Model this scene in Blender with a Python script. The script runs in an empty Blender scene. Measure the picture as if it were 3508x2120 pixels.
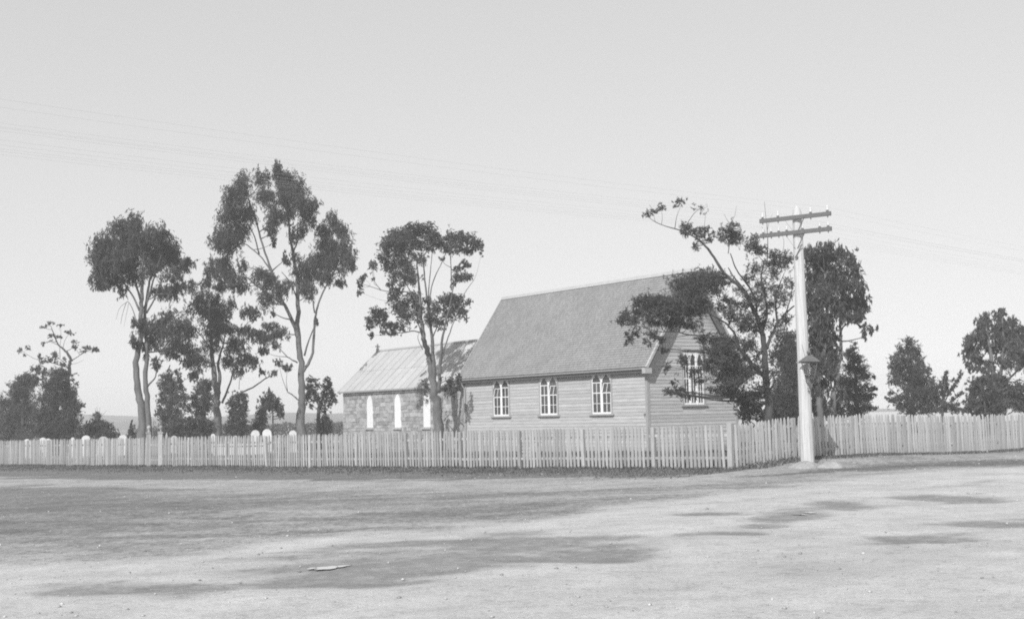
import bpy, math, random
import numpy as np
from mathutils import Vector, Matrix

R = math.radians
rng = np.random.default_rng(11)
random.seed(11)
scene = bpy.context.scene
COL = scene.collection

# ---------------------------------------------------------------- camera
F, PITCH, ROLL, CX, CY, EYE = 4200.0, 0.08645, 0.02172, 1754.0, 1060.0, 1.65
cp, sp, cr, sr = math.cos(PITCH), math.sin(PITCH), math.cos(ROLL), math.sin(ROLL)
r0, u0, d0 = Vector((1, 0, 0)), Vector((0, -sp, cp)), Vector((0, cp, sp))
cam_r, cam_u = r0 * cr - u0 * sr, r0 * sr + u0 * cr
cam = bpy.data.cameras.new('camera')
cam.sensor_width = 36.0
cam.lens = 36.0 * F / 3508.0
cam.clip_start, cam.clip_end = 0.2, 6000
cam_ob = bpy.data.objects.new('camera', cam)
M = Matrix.Identity(4)
for i in range(3):
    M[i][0], M[i][1], M[i][2] = cam_r[i], cam_u[i], -d0[i]
M.translation = Vector((0, 0, EYE))
cam_ob.matrix_world = M
COL.objects.link(cam_ob)
scene.camera = cam_ob

# ---------------------------------------------------------------- sky, sun, exposure
SUN_FROM = Vector((-0.36, -0.933, 0)).normalized() * math.cos(R(34)) + Vector((0, 0, math.sin(R(34))))
SKY_STRENGTH, SUN_STRENGTH, EXPOSURE = 0.10, 4.1, 0.04
world = bpy.data.worlds.new('World')
scene.world = world
world.use_nodes = True
nt = world.node_tree
bg = nt.nodes['Background']
sky = nt.nodes.new('ShaderNodeTexSky')
sky.sky_type = 'NISHITA'
sky.sun_disc = False
sky.sun_elevation = R(34)
sky.sun_rotation = math.atan2(SUN_FROM.x, SUN_FROM.y)
sky.air_density, sky.dust_density, sky.ozone_density = 1.0, 0.3, 1.0
# monochrome plate: the sky's light shown as grey
bw = nt.nodes.new('ShaderNodeVectorMath')
bw.operation = 'DOT_PRODUCT'
bw.inputs[1].default_value = (0.30, 0.35, 0.35)
comb = nt.nodes.new('ShaderNodeCombineColor')
nt.links.new(sky.outputs[0], bw.inputs[0])
pw = nt.nodes.new('ShaderNodeMath')          # the plate's flat response to bright sky
pw.operation = 'POWER'
pw.inputs[1].default_value = 0.33
nt.links.new(bw.outputs['Value'], pw.inputs[0])
gn = nt.nodes.new('ShaderNodeMath')
gn.operation = 'MULTIPLY'
gn.inputs[1].default_value = 4.3
nt.links.new(pw.outputs[0], gn.inputs[0])
for i in range(3):
    nt.links.new(gn.outputs[0], comb.inputs[i])
nt.links.new(comb.outputs[0], bg.inputs['Color'])
bg.inputs['Strength'].default_value = SKY_STRENGTH
sun = bpy.data.lights.new('sun', 'SUN')
sun.energy, sun.angle, sun.color = SUN_STRENGTH, R(0.5), (1, 1, 1)
sun_ob = bpy.data.objects.new('sun', sun)
sun_ob.rotation_euler = SUN_FROM.to_track_quat('Z', 'Y').to_euler()
sun_ob.location = (-30, -50, 40)
COL.objects.link(sun_ob)
vs = scene.view_settings
scene.display_settings.display_device = 'sRGB'
vs.view_transform, vs.look, vs.gamma, vs.use_curve_mapping = 'Standard', 'None', 1.0, False
vs.exposure = EXPOSURE
scene.cycles.use_denoising = False
scene.cycles.filter_width = 1.9
scene.cycles.max_bounces = 8
scene.cycles.volume_bounces = 2
scene.cycles.transmission_bounces = 8
scene.cycles.transparent_max_bounces = 8

# ---------------------------------------------------------------- placing
def at(px, py, Y):
    """point seen at photograph pixel (px, py) on the plane y = Y"""
    U, W = px - CX, CY - py
    u, w = U * cr + W * sr, -U * sr + W * cr
    d = d0 + r0 * (u / F) + u0 * (w / F)
    return Vector((0, 0, EYE)) + d * (Y / d.y)

def sm(e0, e1, x):
    t = np.clip((x - e0) / (e1 - e0), 0, 1)
    return t * t * (3 - 2 * t)

FC = np.array([6.2, 35.45])                       # corner of the two fences
FL = np.array([-0.759, 0.651])                    # along the long fence
FR = np.array([0.811, 0.585])                     # along the side fence
NR = np.array([0.585, -0.811])
NL = np.array([-0.651, -0.759])

def vnoise(x, y, seed):
    xi, yi = np.floor(x).astype(np.int64), np.floor(y).astype(np.int64)
    xf, yf = x - xi, y - yi
    def h(a, b):
        n = (a * 374761393 + b * 668265263 + seed * 974634777) & 0xFFFFFFFF
        n = ((n ^ (n >> 13)) * 1274126177) & 0xFFFFFFFF
        return ((n ^ (n >> 16)) & 0xFFFF) / 65535.0
    u, v = xf * xf * (3 - 2 * xf), yf * yf * (3 - 2 * yf)
    return (h(xi, yi) * (1 - u) + h(xi + 1, yi) * u) * (1 - v) + (h(xi, yi + 1) * (1 - u) + h(xi + 1, yi + 1) * u) * v

def fbm(x, y, seed, octv=4):
    s, a, t = 0, 1, 0
    for o in range(octv):
        s = s + a * vnoise(x * 2 ** o, y * 2 ** o, seed + o)
        t += a
        a *= 0.5
    return s / t

def gz(x, y):
    """ground height"""
    x, y = np.asarray(x, float), np.asarray(y, float)
    z = 0.009 * np.clip(x, -35, 25) - 0.10
    s = (x - FC[0]) * FR[0] + (y - FC[1]) * FR[1]
    d = (x - FC[0]) * NR[0] + (y - FC[1]) * NR[1]
    z = z + 0.17 * sm(-0.5, 3.0, s) * (1 - sm(4.5, 13, s)) * (1 - sm(0.7, 2.6, d)) * sm(-9, -3, d)
    near = (1 - sm(60, 110, np.abs(y)))
    z = z + near * (0.05 * (fbm(x * 0.35, y * 0.35, 5, 3) - 0.5) + 0.018 * (fbm(x * 2.2, y * 2.2, 9, 3) - 0.5))
    return z

def G(x, y):
    return Vector((x, y, float(gz(x, y))))

# ---------------------------------------------------------------- materials (a monochrome plate: greys only)
def mat(name, grey, var=0.0, scale=6.0, amp=0.25, rough=0.8, bump=0.0, bscale=40.0, stretch=(1, 1, 1),
        island=False, spec=0.3, detail=5.0):
    m = bpy.data.materials.new(name)
    m.use_nodes = True
    t = m.node_tree
    b = t.nodes['Principled BSDF']
    b.inputs['Roughness'].default_value = rough
    b.inputs['Specular IOR Level'].default_value = spec
    co = t.nodes.new('ShaderNodeTexCoord')
    mp = t.nodes.new('ShaderNodeMapping')
    mp.inputs['Scale'].default_value = stretch
    t.links.new(co.outputs['Object'], mp.inputs['Vector'])
    nz = t.nodes.new('ShaderNodeTexNoise')
    nz.inputs['Scale'].default_value = scale
    nz.inputs['Detail'].default_value = detail
    nz.inputs['Roughness'].default_value = 0.65
    t.links.new(mp.outputs[0], nz.inputs['Vector'])
    mr = t.nodes.new('ShaderNodeMapRange')
    mr.inputs['From Min'].default_value, mr.inputs['From Max'].default_value = 0.25, 0.75
    mr.inputs['To Min'].default_value, mr.inputs['To Max'].default_value = 1 - amp, 1 + amp
    t.links.new(nz.outputs['Fac'], mr.inputs['Value'])
    src = mr.outputs[0]
    if var:
        if island:
            rn = t.nodes.new('ShaderNodeNewGeometry').outputs['Random Per Island']
        else:
            rn = t.nodes.new('ShaderNodeObjectInfo').outputs['Random']
        m2 = t.nodes.new('ShaderNodeMapRange')
        m2.inputs['To Min'].default_value, m2.inputs['To Max'].default_value = 1 - var, 1 + var
        t.links.new(rn, m2.inputs['Value'])
        mu = t.nodes.new('ShaderNodeMath')
        mu.operation = 'MULTIPLY'
        t.links.new(src, mu.inputs[0])
        t.links.new(m2.outputs[0], mu.inputs[1])
        src = mu.outputs[0]
    mg = t.nodes.new('ShaderNodeMath')
    mg.operation = 'MULTIPLY'
    mg.inputs[1].default_value = grey
    mg.use_clamp = True
    t.links.new(src, mg.inputs[0])
    cb = t.nodes.new('ShaderNodeCombineColor')
    for i in range(3):
        t.links.new(mg.outputs[0], cb.inputs[i])
    t.links.new(cb.outputs[0], b.inputs['Base Color'])
    if bump:
        nb = t.nodes.new('ShaderNodeTexNoise')
        nb.inputs['Scale'].default_value = bscale
        nb.inputs['Detail'].default_value = 6
        t.links.new(mp.outputs[0], nb.inputs['Vector'])
        bp = t.nodes.new('ShaderNodeBump')
        bp.inputs['Strength'].default_value = bump
        bp.inputs['Distance'].default_value = 0.02
        t.links.new(nb.outputs['Fac'], bp.inputs['Height'])
        t.links.new(bp.outputs[0], b.inputs['Normal'])
    return m

def leaf_mat(name, grey, var=0.28):
    m = mat(name, grey, var=var, island=True, scale=0.7, amp=0.2, rough=0.75, spec=0.15)
    t = m.node_tree
    b = t.nodes['Principled BSDF']
    tr = t.nodes.new('ShaderNodeBsdfTranslucent')
    src = b.inputs['Base Color'].links[0].from_socket
    t.links.new(src, tr.inputs['Color'])
    mx = t.nodes.new('ShaderNodeMixShader')
    mx.inputs[0].default_value = 0.5
    out = t.nodes['Material Output']
    t.links.new(b.outputs[0], mx.inputs[1])
    t.links.new(tr.outputs[0], mx.inputs[2])
    t.links.new(mx.outputs[0], out.inputs['Surface'])
    return m

MT = dict(
    board=mat('weatherboard_paint', 0.43, var=0.11, scale=3, amp=0.22, rough=0.7, stretch=(0.5, 0.5, 6), bump=0.25, bscale=30),
    trim=mat('grey_trim_paint', 0.34, var=0.05, scale=8, amp=0.15, rough=0.6),
    dark_trim=mat('dark_trim_paint', 0.13, scale=8, amp=0.2, rough=0.55),
    verge_trim=mat('light_verge_paint', 0.42, scale=6, amp=0.15, rough=0.6),
    white=mat('white_window_paint', 0.80, var=0.04, scale=10, amp=0.07, rough=0.5),
    glass=mat('dark_window_glass', 0.06, var=0.5, scale=2, amp=0.3, rough=0.08, spec=0.6),
    pale_glass=mat('white_window_glass', 0.80, var=0.05, scale=5, amp=0.06, rough=0.35),  # even white base colour for the stone church panes
    shingle=mat('weathered_shingle', 0.275, var=0.09, island=True, scale=1.1, amp=0.14, rough=0.85, bump=0.3, bscale=25),
    shingle_one=mat('weathered_shingle_single', 0.275, var=0.09, scale=1.1, amp=0.14, rough=0.85, bump=0.3, bscale=25),
    iron=mat('weathered_roof_iron', 0.42, var=0.06, scale=0.8, amp=0.14, rough=0.6, spec=0.4),
    stone=mat('rubble_stone', 0.34, var=0.27, scale=4, amp=0.24, rough=0.9, bump=0.6, bscale=18),
    stone_rest=mat('rubble_stone_small', 0.34, var=0.27, island=True, scale=4, amp=0.24, rough=0.9, bump=0.6, bscale=18),
    mortar=mat('lime_mortar', 0.40, scale=9, amp=0.2, rough=0.95, bump=0.4),
    picket_flare=mat('flare_paled_picket', 0.43, var=0.20, scale=7, amp=0.18, rough=0.8, stretch=(3, 3, 0.5), bump=0.3, bscale=30),  # side fence pickets: edge flare painted in as a lighter tone
    picket=mat('old_whitewashed_picket', 0.34, var=0.24, scale=7, amp=0.18, rough=0.8, stretch=(3, 3, 0.5), bump=0.3, bscale=30),
    post=mat('weathered_post', 0.37, var=0.2, scale=7, amp=0.22, rough=0.85, stretch=(3, 3, 0.4), bump=0.4, bscale=30),
    pole=mat('pale_painted_pole', 0.51, scale=5, amp=0.24, rough=0.6, stretch=(5, 5, 0.25), bump=0.3, bscale=25),
    arm=mat('dark_crossarm_timber', 0.13, scale=10, amp=0.3, rough=0.8, stretch=(1, 5, 5), bump=0.3),
    steel=mat('dark_ironwork', 0.12, scale=20, amp=0.2, rough=0.5, spec=0.5),
    porcelain=mat('white_porcelain', 0.62, scale=20, amp=0.03, rough=0.12, spec=0.6),
    wire=mat('telegraph_wire_metal', 0.40, scale=3, amp=0.1, rough=0.5),
    lamp_iron=mat('lantern_sheet_iron', 0.13, scale=12, amp=0.25, rough=0.5, spec=0.5),
    marble=mat('white_marble', 0.60, var=0.08, scale=5, amp=0.12, rough=0.6),
    dull_stone=mat('grey_gravestone', 0.40, var=0.15, scale=6, amp=0.2, rough=0.85),
    bark=mat('pale_gum_bark', 0.135, scale=2.2, amp=0.4, rough=0.85, stretch=(2, 2, 0.5), bump=0.5, bscale=12),
    dark_bark=mat('dark_rough_bark', 0.065, scale=4, amp=0.4, rough=0.9, stretch=(2, 2, 0.5), bump=0.6, bscale=14),
    gum=leaf_mat('gum_leaf', 0.12), wattle=leaf_mat('wattle_leaf', 0.12), pine=leaf_mat('pine_needle', 0.115),
    cypress=leaf_mat('cypress_spray', 0.115), flare_leaf=leaf_mat('flare_paled_leaf', 0.14),  # last leaf: flare over the outermost trees put into a lighter colour
    grass=mat('rough_grass', 0.13, var=0.5, island=True, scale=0.5, amp=0.3, rough=0.8),
    pebble=mat('loose_stone', 0.40, var=0.45, island=True, scale=20, amp=0.2, rough=0.9),
    slab=mat('pale_timber', 0.44, var=0.15, scale=6, amp=0.2, rough=0.8),
)
g = bpy.data.materials.new('lantern_glass')
g.use_nodes = True
b = g.node_tree.nodes['Principled BSDF']
b.inputs['Roughness'].default_value = 0.05
b.inputs['Base Color'].default_value = (0.9, 0.9, 0.9, 1)
b.inputs['Transmission Weight'].default_value = 1.0
b.inputs['IOR'].default_value = 1.1
MT['lamp_glass'] = g

# ---------------------------------------------------------------- mesh helpers
class MB:
    def __init__(s):
        s.v, s.f = [], []
    def add(s, vs, fs):
        o = len(s.v)
        s.v += [tuple(q) for q in vs]
        s.f += [tuple(i + o for i in f) for f in fs]
        return s
    def box(s, x0, x1, y0, y1, z0, z1):
        return s.add([(x0, y0, z0), (x1, y0, z0), (x1, y1, z0), (x0, y1, z0), (x0, y0, z1), (x1, y0, z1), (x1, y1, z1), (x0, y1, z1)],
                     [(0, 3, 2, 1), (4, 5, 6, 7), (0, 1, 5, 4), (1, 2, 6, 5), (2, 3, 7, 6), (3, 0, 4, 7)])
    def hexa(s, p):
        return s.add(p, [(0, 3, 2, 1), (4, 5, 6, 7), (0, 1, 5, 4), (1, 2, 6, 5), (2, 3, 7, 6), (3, 0, 4, 7)])
    def prism(s, poly, fa, fb):
        """poly (2-D), fa / fb map a 2-D point to its front / back 3-D point"""
        n = len(poly)
        vs = [fa(*q) for q in poly] + [fb(*q) for q in poly]
        return s.add(vs, [tuple(range(n))[::-1], tuple(range(n, 2 * n))] + [(i, (i + 1) % n, (i + 1) % n + n, i + n) for i in range(n)])
    def bar(s, a, b, w, h=None, up=Vector((0, 0, 1))):
        a, b = Vector(a), Vector(b)
        h = h or w
        d = (b - a).normalized()
        sx = d.cross(up)
        sx = sx.normalized() if sx.length > 1e-4 else Vector((1, 0, 0))
        sy = sx.cross(d)
        p = []
        for e in (a, b):
            p += [e - sx * w / 2 - sy * h / 2, e + sx * w / 2 - sy * h / 2, e + sx * w / 2 + sy * h / 2, e - sx * w / 2 + sy * h / 2]
        return s.hexa(p)
    def tube(s, pts, rad, n=7, cap=True):
        pts = [Vector(p) for p in pts]
        rings = []
        nx = None
        for i, p in enumerate(pts):
            d = (pts[min(i + 1, len(pts) - 1)] - pts[max(i - 1, 0)])
            d = d.normalized() if d.length > 1e-6 else Vector((0, 0, 1))
            if nx is None:
                nx = d.cross(Vector((0.3, 1, 0.1))).normalized()
            nx = (nx - d * nx.dot(d))
            nx = nx.normalized() if nx.length > 1e-6 else d.orthogonal().normalized()
            ny = d.cross(nx)
            rings.append([p + (nx * math.cos(2 * math.pi * k / n) + ny * math.sin(2 * math.pi * k / n)) * rad[i] for k in range(n)])
        o = len(s.v)
        for r in rings:
            s.v += [tuple(q) for q in r]
        for i in range(len(rings) - 1):
            for k in range(n):
                s.f.append((o + i * n + k, o + i * n + (k + 1) % n, o + (i + 1) * n + (k + 1) % n, o + (i + 1) * n + k))
        if cap:
            s.f.append(tuple(o + k for k in range(n))[::-1])
            s.f.append(tuple(o + (len(rings) - 1) * n + k for k in range(n)))
        return s
    def lathe(s, c, prof, n=12):
        c = Vector(c)
        return s.tube([c + Vector((0, 0, z)) for r, z in prof], [max(r, 1e-4) for r, z in prof], n)
    def mesh(s, name, m, smooth=False):
        me = bpy.data.meshes.new(name)
        me.from_pydata(s.v, [], s.f)
        if m:
            me.materials.append(m)
        if smooth:
            me.polygons.foreach_set('use_smooth', [True] * len(me.polygons))
        me.update()
        return me
    def build(s, name, m, parent=None, smooth=False, origin=None):
        if origin is not None:
            o = Vector(origin)
            s.v = [tuple(Vector(q) - o) for q in s.v]
        return link(name, s.mesh(name, m, smooth), parent)

def link(name, me, parent=None, loc=None, rot=None):
    o = bpy.data.objects.new(name, me)
    COL.objects.link(o)
    if parent:
        o.parent = parent
    if loc is not None:
        o.location = loc
    if rot is not None:
        o.rotation_euler = rot
    return o

def tag(o, label=None, cat=None, group=None, kind=None):
    for k, v in (('label', label), ('category', cat), ('group', group), ('kind', kind)):
        if v:
            o[k] = v
    return o

def thing(name, loc, label, cat, group=None, rotz=0.0):
    o = link(name, None, None, loc, (0, 0, rotz))
    o.empty_display_size = 0.3
    return tag(o, label, cat, group)

def raw_mesh(name, verts, quads, m):
    me = bpy.data.meshes.new(name)
    nv, nf = len(verts), len(quads)
    me.vertices.add(nv)
    me.vertices.foreach_set('co', np.asarray(verts, np.float32).ravel())
    k = quads.shape[1]
    me.loops.add(nf * k)
    me.loops.foreach_set('vertex_index', np.asarray(quads, np.int32).ravel())
    me.polygons.add(nf)
    me.polygons.foreach_set('loop_start', np.arange(nf, dtype=np.int32) * k)
    me.polygons.foreach_set('loop_total', np.full(nf, k, np.int32))
    me.materials.append(m)
    me.update(calc_edges=True)
    me.validate()
    return me

# ---------------------------------------------------------------- ground
def px_of(X, Y, Z):
    dx, dy, dz = X, Y, Z - EYE
    d = dy * cp + dz * sp
    w = (-dy * sp + dz * cp) / d * F
    u = dx / d * F
    return CX + u * cr - w * sr, CY - (u * sr + w * cr)

def spaced(dense0, dense1, step, ends):
    core = list(np.arange(dense0, dense1 + 1e-6, step))
    return np.array(sorted(set([-e for e in ends if -e < dense0] + core + [e for e in ends if e > dense1])))

xs = np.array(sorted([-1200, -800, -400, -220, -130, -90, -70, -55, -45, -38] + list(np.arange(-32, 24.01, 0.14)) +
                     [27, 32, 40, 55, 80, 130, 220, 400, 800, 1200]))
ys, y = [-200, -80, -30, -10, 0, 4, 7], 9.0
while y < 72:
    ys.append(y)
    y += 0.09 + 0.0022 * (y - 9) ** 1.05
ys = np.array(ys + [75, 80, 86, 95, 110, 135, 170, 230, 320, 450, 700, 1000, 1250])
XX, YY = np.meshgrid(xs, ys)
X, Y = XX.ravel(), YY.ravel()
Z = gz(X, Y)

# soil map: what covers the ground (worn dirt, turf, damp silt), written per place
ok = Y > 6
Ys = np.where(ok, Y, 6.0)
wx, wy = X + 0.9 * (fbm(X * .35, Y * .35, 31) - .5) * 2, Y + 1.6 * (fbm(X * .35, Y * .35, 47) - .5) * 2
PX, PY = px_of(wx, np.maximum(wy, 5.0), 0.009 * X - 0.1)
dL = (X - FC[0]) * NL[0] + (Y - FC[1]) * NL[1]            # metres in front of the long fence
dR = (X - FC[0]) * NR[0] + (Y - FC[1]) * NR[1]
sR = (X - FC[0]) * FR[0] + (Y - FC[1]) * FR[1]
front = np.maximum(dL, dR)
streak = fbm(X * .22, Y * 1.3, 71, 4)
fine = fbm(X * .9, Y * 1.6, 83, 4)
fin2 = fbm(X * 2.4, Y * 3.0, 91, 3)
def below(pts):
    """signed pixels below a polyline across the photograph"""
    p = np.array(pts, float)
    return PY - np.interp(PX, p[:, 0], p[:, 1])
turf = np.zeros(len(X))
damp = np.zeros(len(X))
yard = (dL < 0) & (dR < 0)
v_line = [(-900, 1638), (0, 1640), (700, 1644), (1500, 1649), (2000, 1645), (2300, 1630), (2480, 1618), (2560, 1604), (2900, 1580), (3500, 1545)]
vg = sm(-.3, .2, front) * (1 - sm(-7, 5, below(v_line) + 14 * (fine - .5) + 10 * (streak - .5)))
vg = np.maximum(vg, 1 - sm(.25, .6, np.abs(front) + .5 * (fine - .5)))
turf = np.maximum(turf, vg * 1.0)
base_t = sm(-.2, .4, front) * (1 - sm(-30, 10, below([(-900, 1960), (35, 1934), (712, 1892), (1210, 1831), (1754, 1800), (2181, 1725), (2466, 1690), (2822, 1648), (3178, 1605), (3600, 1570)]) + 30 * (fine - .5)))
turf = np.maximum(turf, base_t * (0.50 + .14 * sm(2400, 2800, PX) + .3 * (fine - .5)))
# ditch band right of the pole: turf and damp tones paint the bank-edge shadow
ditch_shade = np.exp(-((below([(2400, 1640), (2800, 1612), (3050, 1598), (3500, 1580)]) / np.interp(PX, [2500, 2850, 3000, 3500], [4, 9, 17, 17])) ** 2)) * sm(2350, 2700, PX)
turf = np.maximum(turf, ditch_shade * 1.0)
damp = np.maximum(damp, ditch_shade * 0.45)  # the ditch shade shares the damp map
# the rough turf between the verge and the main track
fld = sm(-5, 12, below([(-900, 1663), (0, 1664), (1100, 1666), (1800, 1672), (2300, 1652), (3000, 1612), (3600, 1570)])) * \
      (1 - sm(-18, 16, below([(-900, 1960), (35, 1934), (712, 1892), (1210, 1831), (1754, 1800), (2181, 1725), (2466, 1694), (2822, 1661), (3178, 1622), (3600, 1590)])))
fl_str = np.interp(PX, [-500, 300, 900, 1500, 2200, 2900], [0.88, 0.82, 0.72, 0.66, 0.62, 0.50])
lower = sm(0, 120, below([(-900, 1780), (700, 1790), (1500, 1760), (3000, 1640)]))
turf = np.maximum(turf, fld * np.clip(fl_str * (1 - 0.38 * lower) + 0.55 * (streak - .5) + 0.4 * (fine - .5), 0, 1))
# a few dark streaks of turf within it
def ell(cx, cy, rx, ry, slope=0.0, soft=0.5):
    e = np.sqrt(((PX - cx) / rx) ** 2 + ((PY - cy - slope * (PX - cx)) / ry) ** 2)
    e = e + 1.0 * (fine - .5) + 1.1 * (streak - .5) + .5 * (fin2 - .5)
    return 1 - sm(1 - soft, 1 + soft * 1.3, e)
for q in ((1640, 1745, 420, 16, -.07), (1850, 1722, 220, 12, -.03), (1500, 1768, 260, 7, -.06), (400, 1735, 500, 40, 0.02), (150, 1700, 300, 35, 0)):
    turf = np.maximum(turf, 0.85 * ell(*q))
for q in ((1420, 1912, 560, 42, -.045), (1690, 1862, 320, 34, -.05), (1150, 1965, 330, 26, -.05), (2010, 1885, 210, 20, -.04),
          (330, 2035, 460, 34, -.09), (2870, 1728, 160, 14, .01), (2690, 1768, 170, 24, -.09), (2600, 1806, 150, 12, -.05), (2420, 1758, 150, 6, 0),
          (2450, 1848, 150, 10, 0), (3210, 1828, 190, 20, -.06), (3250, 1700, 160, 10, -.02), (3420, 1775, 200, 8, 0)):
    damp = np.maximum(damp, 0.95 * ell(*q))
damp = np.maximum(damp, 0.35 * ell(2820, 1935, 640, 60, -.12, .6))
damp = np.maximum(damp, 0.30 * ell(3300, 1890, 420, 60, -.1, .6))
for dy, wd, k in ((-62, 3.0, .42), (-40, 3.5, .5), (8, 4.0, .42), (38, 4.5, .38), (95, 5, .3)):
    rut = below([(-900, 2120 + dy), (0, 2000 + dy), (1210, 1880 + dy), (2181, 1775 + dy), (3463, 1662 + dy * .6), (3900, 1625 + dy * .5)])
    damp = np.maximum(damp, k * np.exp(-(rut / wd) ** 2) * np.clip(2.2 * streak - .55, 0, 1))
turf = np.where(yard, np.clip(0.8 + 0.6 * (fine - .5), 0, 1), turf)
far = (Y > 78) | (np.abs(X) > 34)
turf = np.where(far & (front < 4), 0.75 * (1 - sm(.12, .22, X / np.maximum(Y, 1)) * sm(90, 140, Y)), turf)
Z = Z - 0.012 * damp
nx, ny = len(xs), len(ys)
ii = (np.arange(ny - 1)[:, None] * nx + np.arange(nx - 1)[None, :]).ravel()
quads = np.stack([ii, ii + 1, ii + nx + 1, ii + nx], 1)

gm = bpy.data.materials.new('dirt_and_turf')
gm.use_nodes = True
t = gm.node_tree
b = t.nodes['Principled BSDF']
def attr(n):
    a = t.nodes.new('ShaderNodeAttribute')
    a.attribute_name = n
    return a.outputs['Fac']
def noise(sc, det=6, rough=0.6, stretch=(1, 1, 1)):
    c = t.nodes.new('ShaderNodeTexCoord')
    mp = t.nodes.new('ShaderNodeMapping')
    mp.inputs['Scale'].default_value = stretch
    n = t.nodes.new('ShaderNodeTexNoise')
    n.inputs['Scale'].default_value, n.inputs['Detail'].default_value, n.inputs['Roughness'].default_value = sc, det, rough
    t.links.new(c.outputs['Object'], mp.inputs[0])
    t.links.new(mp.outputs[0], n.inputs['Vector'])
    return n.outputs['Fac']
def mth(op, a, b_=None, c=None, clamp=False):
    n = t.nodes.new('ShaderNodeMath')
    n.operation = op
    n.use_clamp = clamp
    for i, q in enumerate((a, b_, c)):
        if q is None:
            continue
        if isinstance(q, (int, float)):
            n.inputs[i].default_value = q
        else:
            t.links.new(q, n.inputs[i])
    return n.outputs[0]
def rngm(v, a0, a1, b0, b1):
    n = t.nodes.new('ShaderNodeMapRange')
    for i, q in zip(('From Min', 'From Max', 'To Min', 'To Max'), (a0, a1, b0, b1)):
        n.inputs[i].default_value = q
    t.links.new(v, n.inputs['Value'])
    return n.outputs[0]
n_big, n_m1, n_mid, n_m8, n_fine, n_grit = noise(0.45, 4, .6), noise(1.1, 5, .65), noise(3.2, 6, .7), noise(9, 5, .7), noise(26, 5, .75), noise(120, 3, .8)
dirt = mth('MULTIPLY', rngm(n_big, .35, .65, .93, 1.07), rngm(n_m1, .35, .65, .90, 1.10))
dirt = mth('MULTIPLY', dirt, rngm(n_mid, .35, .65, .88, 1.12))
dirt = mth('MULTIPLY', dirt, rngm(n_m8, .35, .65, .88, 1.12))
dirt = mth('MULTIPLY', dirt, rngm(n_fine, .35, .65, .80, 1.20))
dirt = mth('MULTIPLY', dirt, rngm(n_grit, .3, .7, .82, 1.18))
dirt = mth('MULTIPLY', dirt, 0.54)
grs = mth('MULTIPLY', mth('MULTIPLY', rngm(n_mid, .35, .65, .75, 1.25), rngm(n_fine, .35, .65, .55, 1.45)), 0.155)
grs = mth('MULTIPLY', grs, rngm(n_m1, .35, .65, .82, 1.18))
tf = mth('ADD', attr('turf'), rngm(n_fine, .35, .65, -.34, .34))
tf = mth('ADD', tf, rngm(n_m8, .35, .65, -.26, .26))
tf = mth('ADD', tf, rngm(n_mid, .35, .65, -.20, .20))
tf = rngm(tf, .20, .95, 0, 1)
dm = mth('ADD', attr('damp'), rngm(n_mid, .35, .65, -.30, .30))
dm = mth('ADD', dm, rngm(n_m8, .35, .65, -.22, .22))
dm = mth('ADD', dm, rngm(n_fine, .35, .65, -.26, .26))
dm = rngm(dm, .22, 1.05, 0, 1)
def mixf(f, a, c):
    return mth('ADD', mth('MULTIPLY', a, mth('SUBTRACT', 1.0, f)), mth('MULTIPLY', c, f))
col = mixf(tf, dirt, grs)
col = mixf(dm, col, mth('MULTIPLY', col, 0.44))
cb = t.nodes.new('ShaderNodeCombineColor')
for i in range(3):
    t.links.new(col, cb.inputs[i])
t.links.new(cb.outputs[0], b.inputs['Base Color'])
t.links.new(mixf(dm, mth('ADD', 0.9, 0.0), mth('ADD', 0.72, 0.0)), b.inputs['Roughness'])
b.inputs['Specular IOR Level'].default_value = 0.2
bp = t.nodes.new('ShaderNodeBump')
bp.inputs['Strength'].default_value, bp.inputs['Distance'].default_value = 0.55, 0.03
t.links.new(mth('ADD', mth('ADD', n_fine, mth('MULTIPLY', n_grit, 0.4)), mth('MULTIPLY', n_mid, 1.2)), bp.inputs['Height'])
t.links.new(bp.outputs[0], b.inputs['Normal'])

gme = raw_mesh('ground', np.stack([X, Y, Z], 1), quads, gm)
for nme, arr in (('turf', turf), ('damp', damp)):
    a = gme.attributes.new(nme, 'FLOAT', 'POINT')
    a.data.foreach_set('value', arr.astype(np.float32))
gme.polygons.foreach_set('use_smooth', [True] * len(gme.polygons))
ground = tag(link('ground', gme), kind='structure')

# low hills beyond the graveyard
hp = np.array([(-1500, 30), (-600, 50), (0, 42), (200, 39), (290, 33), (345, 26), (400, 14), (480, 11), (620, 14), (850, 21), (973, 27), (1120, 21),
               (1400, 18), (2000, 10), (2400, 4), (2600, 0), (3200, -6), (3700, -6), (5000, -4)], float)
hv, hq = [], []
hx = np.arange(-600, 600.1, 6.0)
rows = [(420, -0.12), (470, .18), (530, .52), (600, .85), (660, 1.0), (760, .9), (950, .6)]
for yy, k in rows:
    pxh = CX + hx / 660 * F
    h = np.interp(pxh, hp[:, 0], hp[:, 1]) / F * 660 + 1.9
    h = h * (0.9 + 0.2 * fbm(hx * .02, hx * 0 + yy * .01, 12)) if k < 1 else h + 0.9 * (fbm(hx * .05, hx * 0, 15) - .5)
    for a, c in zip(hx, h):
        hv.append((a, yy, c * k - 1.0 * (k < 0)))
n = len(hx)
for j in range(len(rows) - 1):
    for i in range(n - 1):
        hq.append((j * n + i, j * n + i + 1, (j + 1) * n + i + 1, (j + 1) * n + i))
hill_m = mat('hill_pasture_and_bush', 0.14, scale=0.05, amp=0.35, rough=0.9, detail=8)
tag(link('hills', raw_mesh('hills', np.array(hv), np.array(hq), hill_m)), kind='structure')

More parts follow.
